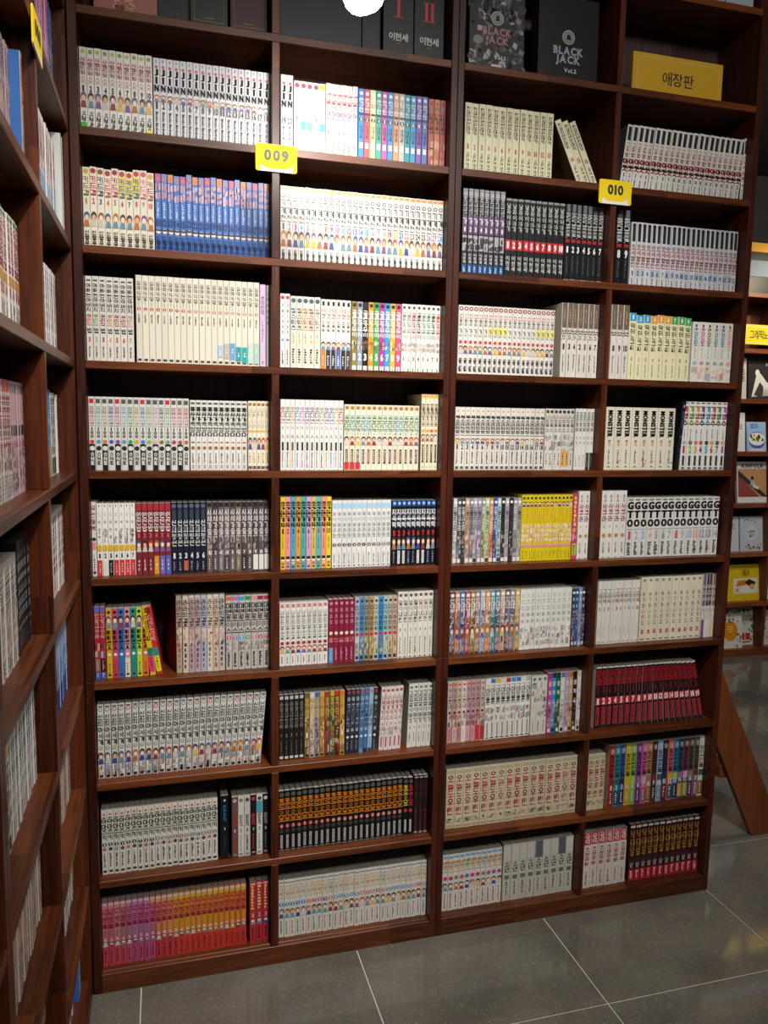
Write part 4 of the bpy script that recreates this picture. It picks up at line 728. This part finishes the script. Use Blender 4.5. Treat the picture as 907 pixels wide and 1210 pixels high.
# ------------------------------------------------------------------ books
ORD = ['first', 'second', 'third', 'fourth', 'fifth', 'sixth', 'seventh', 'eighth', 'ninth', 'tenth', 'eleventh', 'twelfth', 'thirteenth', 'fourteenth', 'fifteenth', 'sixteenth', 'seventeenth', 'eighteenth', 'nineteenth', 'twentieth'] + ['twenty-' + s for s in ('first', 'second', 'third', 'fourth', 'fifth', 'sixth', 'seventh', 'eighth', 'ninth')]
BAY = {'A1': 'first bay', 'A2': 'second bay', 'B1': 'third bay', 'B2': 'fourth bay'}
BD = .138
load_glyphs(FONT_ONLY | set('.0123456789') | {chr(k) for k in range(65, 91)} | {chr(k) for k in range(97, 123)})
ensure(set(''.join(e[3] for s in S.values() for e in s[2] if e[0] in 'vr')) | set('나만의일기요리고양이의그림책'))
stuff = Acc()
page_cache = {}
def add_book(style, i, n, mat4, W, H, D, single, label=None, group=None, rnd=rng):
    acc = Acc(); spine_book(acc, style, i, n, W, H, D, rnd)
    if not single:
        page_block(acc, W, H, D)
        v, f3, f4, c = acc.arrays(); m = np.array(mat4, np.float32)
        v = v @ m[:3, :3].T + m[:3, 3]
        stuff.v.append(v); stuff.c.append(c)
        if len(f3): stuff.f3.append(f3 + stuff.n)
        stuff.f4.append(f4 + stuff.n); stuff.n += len(v)
        return
    o = put(bpy.data.objects.new('comic_book', acc.mesh('comic_book', [PRINT]))); o.matrix_world = mat4
    tag(o, label, 'book', group)
    key = (round(W, 5), round(H, 5), D)
    if key not in page_cache:
        pa = Acc(); page_block(pa, W, H, D); page_cache[key] = pa.mesh('pages', [PAPER])
    put(bpy.data.objects.new('pages', page_cache[key]), o)
    return o

def row_of_books(bay, r, x0, x1, n, H, style, lean, single, leans=None, thick=None, idx0=0, tot=None):
    p = (x1 - x0) / n; z = ZS[r]
    W = min(p - .0005, .034)
    if leans: W = thick
    rs = random.Random(style + bay + str(r))
    if style == 'academy': leans = [.3 + 4.4 * (k / 24) ** 1.3 for k in range(25)]; W = p - .0016
    desc = S[style][0]; up = ORD[9 - r] + ' shelf up'
    group = f'{desc}, {BAY[bay]}, {up}'
    jit = 'jit' in S[style][3]
    for i in range(n):
        a = R(leans[i]) if leans else R(lean)
        Wi = W
        x = x0 + p * i + (p - W) / 2
        Hi = H + (rs.choice([0, 0, .002, -.002, .004]) if jit else 0)
        y = .035 + rs.uniform(-.0012, .0022)
        k = i + idx0
        lab = None
        if single:
            who = 'single' if (tot or n) == 1 else ('last' if k == (tot or n) - 1 else ORD[k] + ' from left')
            lab = f'{who} of the {desc}, {BAY[bay]}, {up}'
            if (tot or n) == 1: lab = f'{desc}, {BAY[bay]}, {up}'
            if len(lab.split()) > 16: lab = lab.replace(' of the ', ' of ')
            if len(lab.split()) > 16: lab = lab.replace(' shelf up', ' shelf')
        if lean and not leans: x -= H * math.sin(abs(R(lean))) * 0
        add_book(style, k, tot or n, book_matrix(x, y, z + .0004, a, Wi, 0, R(13) if style == 'facecover' and i == 0 else 0), Wi, Hi, BD, single, lab, group, rs)

for line in TABLE.strip().split('\n'):
    bay, r, x0, x1, n, H, style, lean, single = line.split()
    row_of_books(bay, int(r), float(x0), float(x1), int(n), float(H), style, float(lean), single == '1', tot=16 if style == 'creambrush' else None)
# rows that lean progressively
row_of_books('B1', 1, 1.389, 1.389 + 3 * .0236, 3, .1904, 'creambrush', 0, True, [-26, -26, -26], .0205, 13, 16)
row_of_books('B2', 7, 1.7135, 1.962, 11, .2071, 'crows', 0, False, [-.4, -1.2, -2.2, -3.4, -4.8, -6.4, -8, -9.4, -10.6, -11.8, -13], .0192, 8, 19)
row_of_books('A1', 6, .1422, .1785, 2, .196, 'vividlean', 0, True, [-5.5, -8.5], .0158)
row_of_books('B2', 4, 1.7835, 1.8035, 1, .2215, 'blackthick', 0, False, [4.0], .0135)

# corner case: y0, y1, count, height (spines face +x)
for colm, r, y0, y1, n, H, style in (
    (1, 1, -.51, -.2, 19, .198, 'pinkrow'), (1, 1, -.198, -.14, 4, .185, 'bluerow'),
    (1, 2, -.51, -.13, 23, .19, 'redblue'), (1, 3, -.51, -.02, 30, .2, 'facerow'),
    (1, 4, -.51, -.19, 18, .2, 'blueyel'), (1, 4, -.187, -.1, 5, .195, 'bwrow'), (1, 4, -.075, -.042, 2, .192, 'plainwhiterow'),
    (1, 5, -.51, -.02, 30, .2, 'redink'), (1, 6, -.51, -.02, 30, .2, 'bluewave'), (1, 7, -.51, -.02, 30, .2, 'patchred'),
    (1, 8, -.51, -.02, 30, .2, 'whiteart'), (1, 9, -.51, -.1, 22, .2, 'plainwhiterow'),
    (2, 1, -1.03, -.55, 28, .2, 'redink'), (2, 2, -1.03, -.565, 26, .205, 'warmbrown'), (2, 3, -1.03, -.55, 18, .2, 'thickred'),
    (2, 4, -1.03, -.69, 20, .2, 'redstrip'), (2, 4, -.685, -.55, 8, .2, 'pinkgrey'),
    (2, 5, -1.03, -.69, 19, .19, 'whiteart'), (2, 5, -.685, -.55, 10, .205, 'blackrow'),
    (2, 6, -1.0, -.82, 8, .185, 'yellowhead'), (2, 6, -.815, -.55, 16, .2, 'plainwhiterow'),
    (2, 7, -1.03, -.55, 28, .2, 'patchred'), (2, 8, -.74, -.55, 10, .2, 'orangeblue'), (2, 9, -1.0, -.6, 22, .2, 'facerow')):
    p = (y1 - y0) / n
    rs = random.Random(style + str(r))
    for i in range(n):
        Wb = p - .0006
        add_book(style, i, n, book_matrix(-.0249 - (.018 if style == 'redblue' else .014 if style in ('pinkrow', 'bluerow') else .018 if (style == 'warmbrown' and i == n - 1) else .037) - rs.uniform(0, .003), y0 + p * i, ZS[r] + .0004, R(.6 if i < n - 3 else 0), 0, R(90)), Wb, H, BD, False, None, None, rs)

so = put(bpy.data.objects.new('comic_books', stuff.mesh('comic_books', [PRINT])))
tag(so, 'remaining tightly packed rows of comic books filling the shelves of all the bookcases', 'books', None, 'stuff')

# ------------------------------------------------------------------ face-out and boxed books
def face_book(name, label, loc, W, H, D, col, els, rz=0, tilt=0, group=None, side=None, fine=None, cat='book'):
    """cover facing -y before turning; origin at the lower left corner of the cover"""
    acc = Acc(); base = lin(col); s_ = lin(side) if side else base
    c = .001
    cover_shell_face(acc, W, H, D, base, s_)
    p = Printer(acc, W, H, random.Random(label), 0)
    for e in els:
        if e[0] == 'h': p.htext(e[1], e[2], e[3], lin(e[4]), e[5], *(e[6:7]))
        elif e[0] == 'q': p.band(e[1], e[2], lin(e[3]), e[4], e[5])
        elif e[0] == 'e': p.disc(e[1], e[2], e[3], e[4], lin(e[5]), 16)
        elif e[0] == 'p': p.poly(e[1], lin(e[2]))
        elif e[0] == 'lines':
            for k in range(e[5]):
                v = e[2] + k * e[4]; w = e[3] * p.r.uniform(.6, 1)
                p.band(v, v + e[4] * .45, lin(e[6]), e[1] - w / 2, e[1] + w / 2)
        elif e[0] == 'scatter':
            for k in range(e[5]):
                u, v = p.r.uniform(e[1], e[2]), p.r.uniform(e[3], e[4]); q = e[7] * p.r.uniform(.6, 1.3)
                p.disc(u, v, q * p.r.uniform(.6, 1), q * p.r.uniform(.6, 1), lin(p.r.choice(e[6])), p.r.choice([3, 4, 6]), p.r.uniform(0, 3))
                p.k -= 1
            p.k += 1
    o = put(bpy.data.objects.new(name, acc.mesh(name, [PRINT])))
    o.matrix_world = Matrix.Translation(loc) @ Matrix.Rotation(rz, 4, 'Z') @ Matrix.Rotation(-tilt, 4, 'X')
    tag(o, label, cat, group)
    pa = Acc()
    b_ = .0016
    v = ((b_, .0016, .001), (W - .001, .0016, .001), (W - .001, D - .0016, .001), (b_, D - .0016, .001), (b_, .0016, H - .001), (W - .001, .0016, H - .001), (W - .001, D - .0016, H - .001), (b_, D - .0016, H - .001))
    pa.add(v, ((0, 3, 2, 1), (4, 5, 6, 7), (0, 1, 5, 4), (1, 2, 6, 5), (2, 3, 7, 6), (3, 0, 4, 7)), PAGE_C)
    put(bpy.data.objects.new('pages', pa.mesh('pages', [PAPER])), o)
    return o
def cover_shell_face(acc, W, H, D, col, side):
    t = .0014
    def slab(x0, x1, y0, y1, c):
        v = ((x0, y0, 0), (x1, y0, 0), (x1, y1, 0), (x0, y1, 0), (x0, y0, H), (x1, y0, H), (x1, y1, H), (x0, y1, H))
        acc.add(v, ((0, 3, 2, 1), (4, 5, 6, 7), (0, 1, 5, 4), (1, 2, 6, 5), (2, 3, 7, 6), (3, 0, 4, 7)), c)
    slab(0, W, 0, t, col); slab(0, W, D - t, D, col); slab(0, t, t, D - t, side)

z0 = ZS[0]
G_TOP = 'large hardbacks on the top display shelf'
face_book('hardback_book', 'pale pink patterned book standing on the top shelf, first bay', (.038, .05, z0), .152, .235, .03, '9a665a',
          [('scatter', -.45, .45, .1, .95, 60, ['c08a78', 'a46c60', 'be8c80'], .012)], 0, .06, G_TOP)
face_book('hardback_book', 'plain dark grey book between the pink and green books on top', (.192, .07, z0), .078, .22, .03, '24262c', [], 0, .04, G_TOP)
for lab, x, cl in (('dark green hardback with a thin gold frame on the top shelf', .272, '1c2620'), ('maroon hardback with a thin gold frame on the top shelf', .374, '431822')):
    face_book('hardback_book', lab, (x, .05, z0), .094, .235, .035, cl,
              [('q', .06, .066, '8a7434', -.4, .4), ('q', .88, .886, '8a7434', -.4, .4), ('q', .06, .886, '8a7434', -.4, -.393), ('q', .06, .886, '8a7434', .393, .4), ('lines', 0, .845, .3, .02, 1, '8a7434')], 0, .04, G_TOP)
face_book('boxed_set', 'large plain blue-black box on the top shelf behind the lamp', (.502, .05, z0), .222, .235, .05, '181a29', [], 0, .03, G_TOP)
face_book('hardback_book', 'narrow black book between the blue-black box and the numeral books', (.73, .06, z0), .05, .22, .03, '101014', [], 0, .02, G_TOP)  # added dark slab standing in for the shaded gap; no book here
for lab, x, t, hh in (('black slipcased book with one red roman numeral', .784, 'I', .05), ('black slipcased book with two red roman numerals', .873, 'II', .05)):
    els = [('q', .34 + d, .348 + d, 'b02a34', -.17 - (len(t) - 1) * .05, .17 + (len(t) - 1) * .05) for d in (0, .2)]
    els += [('q', .34, .548, 'b02a34', u - .045, u + .045) for u in ((0,) if len(t) == 1 else (-.1, .1))]
    els += [('h', 0, .76, '이현세', 'c8c8c8', .02), ('lines', 0, .83, .2, .012, 1, '8a8a8a')]
    face_book('boxed_book', lab, (x, .04, z0), .085, .24, .05, '131317', els, 0, .02, G_TOP)
def ring(u, v, r):
    return [('e', u, v, r, r, 'a8a8a8'), ('e', u, v, r * .82, r * .82, '2a2a2a'), ('e', u, v, r * .72, r * .72, '8a8a8a'), ('p', [(u - .04, v + .03), (u + .045, v + .035), (u + .03, v - .03), (u - .02, v - .035)], '1c1c1c')]
col_els = [('scatter', -.47, .47, .02, .98, 170, ['4a4a4a', '5c5c5c', '2a2a2a', '787878', '3a3a3a', 'a0a0a0'], .014)]
face_book('boxed_book', 'grey collage-covered box with red outlined title, volume one, on top', (1.035, .04, z0), .168, .24, .05, '2a2a2a',
          col_els + ring(0, .38, .019) + [('h', 0, .53, 'BLACK', 'a07076', .02, .09), ('h', 0, .63, 'JACK', 'a07076', .02, .075), ('h', .05, .82, 'Vol.1', 'c0c0c0', .011), ('q', .9, .93, 'b8b8b8', -.1, .1)], 0, .02, G_TOP)
face_book('boxed_book', 'plain black box with white outlined title, volume two, on top', (1.243, .03, z0), .192, .235, .05, '171717',
          ring(0, .47, .02) + [('h', 0, .63, 'BLACK', '9a9aa6', .021, .098), ('h', 0, .73, 'JACK', '9a9aa6', .021, .082), ('h', .04, .86, 'Vol.2', 'b8b8b8', .011), ('q', .945, .965, 'b0b0b0', -.08, .08)], 0, .02, G_TOP)
# leaning cover inside the gap of the cream row: brown pictorial back cover of the fourteenth volume is its own side face

# yellow section sign on the top shelf
def rounded_plate(bm, w, h, t, r, z=0, n=4):
    pts = []
    for cx, cz, a in ((w / 2 - r, h / 2 - r, 0), (-w / 2 + r, h / 2 - r, 90), (-w / 2 + r, -h / 2 + r, 180), (w / 2 - r, -h / 2 + r, 270)):
        for k in range(n + 1):
            q = R(a + 90 * k / n); pts.append((cx + r * math.cos(q), cz + r * math.sin(q)))
    f = [bm.verts.new((x, 0, z_ + z)) for x, z_ in pts]; b_ = [bm.verts.new((x, t, z_ + z)) for x, z_ in pts]
    bm.faces.new(f[::-1]); bm.faces.new(b_)
    for k in range(len(pts)): bm.faces.new((f[k], f[(k + 1) % len(pts)], b_[(k + 1) % len(pts)], b_[k]))
    bmesh.ops.recalc_face_normals(bm, faces=bm.faces)
def letters(name, txt, h, mat, parent, x=0, z=0, y=-.0006, wid=None):
    acc = Acc(); p = Printer(acc, 1, 1, rng); p.htext(x - .5, 1 - z, txt, (0, 0, 0, 1), h, wid, y)
    me = acc.mesh(name, [mat]); return put(bpy.data.objects.new(name, me), parent)
e = empty('section_sign', (1.722, .045, z0), 'yellow Korean section sign with black letters and white frame, fourth bay top shelf', 'sign')
bm = bmesh.new(); rounded_plate(bm, .318, .125, .012, .002, .0625); bm_obj('plate', bm, YEL, e)
e.children[0].data.materials[0] = flat('dimmed_yellow_plastic', 'c99c12', .6)  # plate yellow darkened in the colour to stand for dim light up here
letters('lettering', '애장판', .038, INK, e, 0, .06)
bm = bmesh.new()
def strip(bm, pts, w=.0012, y=-.0005):
    for (a, b_), (c, d) in zip(pts, pts[1:] + pts[:1]):
        L_ = math.hypot(c - a, d - b_); nx, nz = -(d - b_) / L_ * w / 2, (c - a) / L_ * w / 2
        bm.faces.new([bm.verts.new((q, y, s)) for q, s in ((a + nx, b_ + nz), (a - nx, b_ - nz), (c - nx, d - nz), (c + nx, d + nz))])
q = .016
strip(bm, [(-.145 + q, .012), (.145 - q, .012), (.145 - q * .6, .012 + q * .6), (.145, .012 + q), (.145, .113 - q), (.145 - q * .6, .113 - q * .6), (.145 - q, .113), (-.145 + q, .113), (-.145 + q * .6, .113 - q * .6), (-.145, .113 - q), (-.145, .012 + q), (-.145 + q * .6, .012 + q * .6)])
bm_obj('frame_line', bm, flat('frame_line_white', 'cfcba0', .5), e)

def shelf_number(label, txt, loc, rz=0):
    e = empty('number_plate', loc, label, 'sign', 'yellow shelf number plates', rz)
    bm = bmesh.new(); rounded_plate(bm, .109, .069, .003, .006); bm_obj('plate', bm, YEL, e)
    letters('lettering', txt, .0265, INK, e, 0, .007)
    bm = bmesh.new(); y = -.0005
    pts = [(-.044, -.0345), (.044, -.0345), (.042, -.017), (.026, -.0265), (-.026, -.0265), (-.042, -.017)]
    for tri in ((0, 1, 3, 4), (1, 2, 3), (0, 4, 5)): bm.faces.new([bm.verts.new((pts[k][0], y, pts[k][1])) for k in tri])
    bm_obj('paper_slip', bm, WHITE, e)
shelf_number('yellow number plate 009 on the divider between first and second bays', '009', (.4855, -.0045, 2.292))
shelf_number('yellow number plate 010 on the divider between third and fourth bays', '010', (1.495, -.0045, 2.299))
shelf_number('yellow number plate on the corner bookcase divider, seen edge-on', '008', (-.0205, -.527, 2.292), R(90))

# pale boxes on the very top, fourth bay; large books in the corner case
for k, (x, w) in enumerate(((1.76, .1), (1.865, .1))):
    e = empty('storage_box', (x, .05, 2.885), ['left', 'right'][k] + ' of the two pale grey boxes above the yellow section sign', 'box', 'pale boxes on the highest shelf')
    board('body', x, x + w, .03, .17, 2.885, 3.0, PALE, e)
    board('lid', x - .001, x + w + .001, .028, .172, 3.0005, 3.02, PALE, e)
face_book('picture_book', 'large white book turned cover-out in the corner bookcase', (-.191, -.07, ZS[2]), .155, .238, .03, 'd4d4d0',
          [('h', .3, .14, 'つ', '222222', .03), ('q', .5, .9, 'c2ccd4', -.44, .44)], 0, 0)
face_book('picture_book', 'plain blue binder standing low in the corner bookcase', (-.2, -.09, ZS[9]), .15, .225, .04, '2f68b8', [('q', .2, .24, '3f78c4', -.4, .4)], 0, 0)

# ------------------------------------------------------------------ the lit spot lamp in front of the second bay
LX, LY, LZ = .588, -.5, 2.492
e = empty('spot_lamp', (LX, LY, 3.4), 'glowing round spot lamp hanging before the second bay', 'lamp')
def lathe(name, prof, mat, parent, seg=24, loc=(0, 0, 0), rot=None):
    bm = bmesh.new(); rings = []
    for r_, z in prof:
        rings.append([bm.verts.new((r_ * math.cos(t * 2 * math.pi / seg), r_ * math.sin(t * 2 * math.pi / seg), z)) for t in range(seg)])
    for a, b_ in zip(rings, rings[1:]):
        for t in range(seg): bm.faces.new((a[t], a[(t + 1) % seg], b_[(t + 1) % seg], b_[t]))
    for f in bm.faces: f.smooth = True
    o = bm_obj(name, bm, mat, parent); o.location = loc
    if rot: o.rotation_euler = rot
    return o
BULB, nt, b = new_mat('glowing_bulb'); b.inputs['Base Color'].default_value = (1, 1, 1, 1)
b.inputs['Emission Color'].default_value = (1, .95, .88, 1); b.inputs['Emission Strength'].default_value = 24
tilt = (R(16), R(-20), 0)
h0 = LZ - 3.4
lathe('shade', [(.047, -.006), (.049, -.004), (.049, .07), (.035, .1), (.012, .102), (.012, .098), (.033, .094), (.045, .068), (.045, -.006), (.047, -.006)], BLACKM, e, 28, (0, 0, h0), tilt)
lathe('bulb', [(.001, -.055), (.018, -.053), (.031, -.046), (.04, -.034), (.0435, -.016), (.043, 0), (.028, .03), (.02, .06)], BULB, e, 28, (0, 0, h0), tilt)
lathe('stem', [(.006, h0 + .1), (.006, -.03)], BLACKM, e, 10)
lathe('canopy', [(.0, -.03), (.04, -.03), (.04, 0), (0, 0)], BLACKM, e, 18)
spot_light('spot_lamp_beam', (LX + .012, LY + .03, LZ - .062), (.6, 0, 2.36), 15, 70, 1, (1, .95, .88), .03)
# the same kind of lamp over the aisle, mirrored in the floor tiles
e = empty('spot_lamp', (2.75, 1.35, 3.4), 'spot lamp high over the aisle right of the tall bookcases', 'lamp')
lathe('shade', [(.058, -.03), (.06, -.028), (.06, .07), (.035, .1), (.012, .102)], BLACKM, e, 24, (0, 0, -.3))
lathe('bulb', [(.001, -.052), (.02, -.049), (.036, -.041), (.046, -.03), (.051, -.014), (.05, 0), (.02, .06)], BULB, e, 24, (0, 0, -.3))
lathe('stem', [(.006, -.2), (.006, 0)], BLACKM, e, 10)

# ------------------------------------------------------------------ slanted wooden brace behind the right bookcase
e = empty('wooden_brace', (2.2, .3, 0), 'slanted orange-brown wooden brace leaning against the right bookcase end', 'brace')
def slant(name, xb, xt, zt, w, y0, y1):
    bm = bmesh.new(); k = (xt - xb) / zt
    v = []
    for y in (y0, y1):
        for x, z in ((xb, 0), (xb + w, 0), (xt + w, zt), (xt, zt)): v.append(bm.verts.new((x - e.location.x, y - e.location.y, z)))
    for f in ((0, 1, 2, 3), (7, 6, 5, 4), (0, 4, 5, 1), (1, 5, 6, 2), (2, 6, 7, 3), (3, 7, 4, 0)): bm.faces.new([v[q] for q in f])
    return bm_obj(name, bm, STRUT, e, .002)
slant('plank', 2.411, 1.93, .98, .145, .262, .287)
slant('plank', 2.411, 1.93, .98, .145, .9, .925)
board('cross_bar', 2.262, 2.322, .287, .9, .245, .29, STRUT, e)

# ------------------------------------------------------------------ far bookcase with books facing out
FY = 2.315
FZ_T = [2.133, 1.798, 1.441, 1.085, .741, .387, .052]
e = empty('display_bookcase', (4.7, FY, 0), 'far brown display bookcase across the aisle with a lit niche', 'bookcase')
fx0, fx1 = 3.6, 5.75
for x in (fx0, 4.258, 4.88, 5.5): board('side_panel' if x in (fx0,) else 'divider', x, x + .022, FY + .001, FY + .24, 0, 2.5, FZ, e)
board('side_panel', fx1 - .022, fx1, FY, FY + .24, 0, 2.5, FZ, e)
for z in FZ_T + [2.5]: board('shelf', fx0, fx1, FY - (.0 if z > 2 else .002), FY + .24, z - .03, z, FX, e)
board('base_board', fx0, fx1, FY - .002, FY + .02, 0, .021, FX, e)
board('back_panel', fx0, fx1, FY + .24, FY + .255, 0, 2.5, FZ, e, 0)
spot_light('niche_spot_light', (4.5, FY - .75, 2.74), (4.3, FY + .2, 2.28), 34, 75, .7, (1, .85, .6), .03)
e2 = empty('section_sign', (4.1, FY - .006, 2.225), 'bright yellow Korean section sign under the lit niche of the far bookcase', 'sign')
bm = bmesh.new(); rounded_plate(bm, .34, .13, .01, .003, 0); bm_obj('plate', bm, YEL, e2)
letters('lettering', '그래픽노블', .058, INK, e2, -.035, 0, -.0006, .19)
bm = bmesh.new(); strip(bm, [(-.16, -.053), (.16, -.053), (.16, .053), (-.16, .053)], .003); bm_obj('frame_line', bm, WHITE, e2)
e2 = empty('section_sign', (4.76, FY - .006, 2.225), 'second yellow section sign farther right on the far bookcase', 'sign')
bm = bmesh.new(); rounded_plate(bm, .85, .13, .01, .003, 0); bm_obj('plate', bm, YEL, e2)
# things on top of the far bookcase
e2 = empty('video_monitor', (4.7, FY + .12, 2.5), 'dark screen showing a pale picture on top of the far bookcase', 'monitor')
board('housing', 3.75, 5.6, FY + .06, FY + .14, 2.5, 2.8, flat('black_plastic', '141414', .4), e2)
board('yellow_band', 3.78, 5.57, FY + .054, FY + .0596, 2.775, 2.835, flat('amber_band', 'd89a20', .5), e2)
board('screen', 3.78, 5.57, FY + .054, FY + .0596, 2.615, 2.72, flat('pale_picture', '7c8894', .6), e2)

GF = 'books facing out on the far bookcase'
def fb(label, x, r, W, H, col, els, tilt=.12, y=.05, D=.02):
    face_book('display_book', label, (x, FY + y, FZ_T[r] + .001), W, H, D, col, els, 0, tilt, GF)
fb('dark art book with a pale bird-like figure, under the lit niche', 4.044, 1, .25, .3, '2b2a28',
   [('q', .02, .2, '1a1a1a', -.48, .48), ('p', [(-.4, .95), (-.2, .35), (-.05, .45), (.1, .6), (.48, .72), (.45, .9), (.1, .75), (-.1, .85)], 'cfccc4'), ('p', [(-.32, .9), (-.12, .6), (.0, .72), (-.05, .98)], '3a3632'), ('e', -.2, .4, .018, .024, 'd8d5cc'), ('e', .1, .2, .008, .012, '8a8a86')], .1, .05)
fb('narrow white book beside the dark art book on the far case', 3.985, 1, .05, .28, 'b8b4ac', [('lines', 0, .3, .6, .05, 6, '4a4a50')], .08, .06)
fb('plain white book with a little grey print, far case', 3.962, 2, .085, .265, 'd4d4d0', [('lines', .1, .3, .4, .05, 3, '6a6a66')], .1, .05)
fb('blue cookery book with a bowl of green food', 4.065, 2, .16, .205, '8fb0d0',
   [('h', -.1, .14, '요리', '2a5aa0', .03), ('e', .02, .62, .07, .06, '3a58a8'), ('e', .02, .58, .068, .045, 'dcdcd4'), ('scatter', -.3, .35, .45, .66, 22, ['5a8a2a', '8ab04a', 'd8dcb0', '3a5a1a', 'b03a2a'], .014), ('p', [(-.4, .98), (.4, .98), (.3, .9), (-.3, .9)], 'd8b8a8')], .14, .05)
fb('magazine with a terracotta and tan staircase cover', 4.015, 3, .262, .285, 'd8d6d0',
   [('q', .17, .86, 'b8895c', -.47, .47), ('h', 0, .1, 'KINFOLK', '33333a', .028, .19), ('p', [(-.47, .86), (-.47, .3), (.2, .86)], '8a4238'),
    ('p', [(-.47, .34), (-.47, .2), (.47, .86), (.3, .86)], '3a3230'), ('e', -.02, .4, .012, .014, '221c1a'), ('p', [(-.1, .58), (-.06, .44), (.04, .44), (.08, .58)], 'a8a098'), ('p', [(-.02, .62), (0, .54), (.2, .62), (.16, .68)], 'cfcac2')], .12, .05)
fb('pale blue-white journal with small scattered drawings', 4.067, 4, .195, .245, 'b8c2c8',
   [('scatter', -.45, .45, .04, .2, 10, ['3a3a3a', '7a5a3a', 'c8903a'], .008), ('scatter', -.45, .45, .8, .96, 16, ['c85a6a', 'd08a3a', '6a4a2a', 'b0a040'], .011), ('e', 0, .48, .045, .055, 'c8d0d4'), ('h', 0, .44, '나만의', '3a3a3a', .02), ('h', 0, .55, '일기', '3a3a3a', .02)], .12, .05)
fb('plain white book left of the pale journal', 3.975, 4, .085, .245, 'c4c8ca', [('lines', 0, .2, .5, .06, 3, '8a9094')], .12, .055)
fb('bright yellow book with a framed picture of sleeping animals', 3.99, 5, .295, .255, 'd8b81c',
   [('lines', .02, .12, .3, .02, 1, '6a5a10'), ('h', .02, .19, '고양이의', '3a3008', .017), ('h', .02, .27, '그림책', '3a3008', .02), ('q', .38, .8, 'dcd8c8', -.33, .37),
    ('p', [(-.25, .6), (-.2, .44), (.05, .42), (.1, .56)], 'd0782a'), ('p', [(.0, .5), (.12, .4), (.32, .5), (.2, .66)], '2a2622'), ('p', [(-.2, .76), (.0, .58), (.3, .72), (.1, .78)], 'e6e2d8'), ('e', .2, .62, .02, .022, 'd8b03a'), ('e', -.22, .7, .014, .014, 'd88a90'), ('e', 0, .95, .004, .004, '2a2408')], .12, .05)
fb('white picture book with a large orange sun and leaves', 3.96, 6, .165, .245, 'd8d5cc',
   [('e', -.1, .5, .062, .072, 'd88a1c'), ('lines', -.1, .36, .3, .07, 3, 'ecc878'), ('scatter', -.45, .45, .05, .3, 8, ['4a6a3a', '2a3a2a'], .012), ('scatter', .2, .47, .5, .95, 9, ['8a4a2a', '2a4a2a', 'c06a3a'], .012)], .12, .03)
fb('green-edged picture book with two small red armchairs', 4.05, 6, .222, .275, 'cfd0c4',
   [('q', 0, 1, '7a8a62', .44, .5), ('q', 0, .04, '7a8a62', -.5, .5), ('scatter', -.3, .42, .06, .16, 16, ['4a6a38', '6a8a4a', '2a4a28'], .013), ('scatter', .28, .42, .2, .9, 14, ['4a6a38', '3a5a30', 'b07a4a'], .011),
    ('q', .68, .86, 'b83424', -.06, .12), ('q', .68, .86, 'b83424', .15, .33), ('e', -.02, .45, .004, .006, '333'), ('e', .12, .45, .004, .006, '333'), ('q', .9, .93, '6a5a3a', -.1, .32)], .1, .08)
fb('pale patterned book right of the divider, lowest far shelf', 4.325, 6, .2, .25, 'c9c4b8', [('scatter', -.45, .45, .05, .95, 40, ['8a6a5a', 'b09080', '6a7a6a'], .012)], .12, .05)
fb('green leafy book right of the divider, second far shelf', 4.325, 5, .2, .24, 'c4ccb8', [('scatter', -.45, .45, .2, .95, 30, ['4a7a3a', '2f5a2a', '7a9a4a'], .02)], .12, .05)
fb('plain red book right of the divider on the far case', 4.325, 4, .2, .24, '8a3a30', [('lines', 0, .3, .5, .08, 3, 'd8c8b0')], .12, .05)
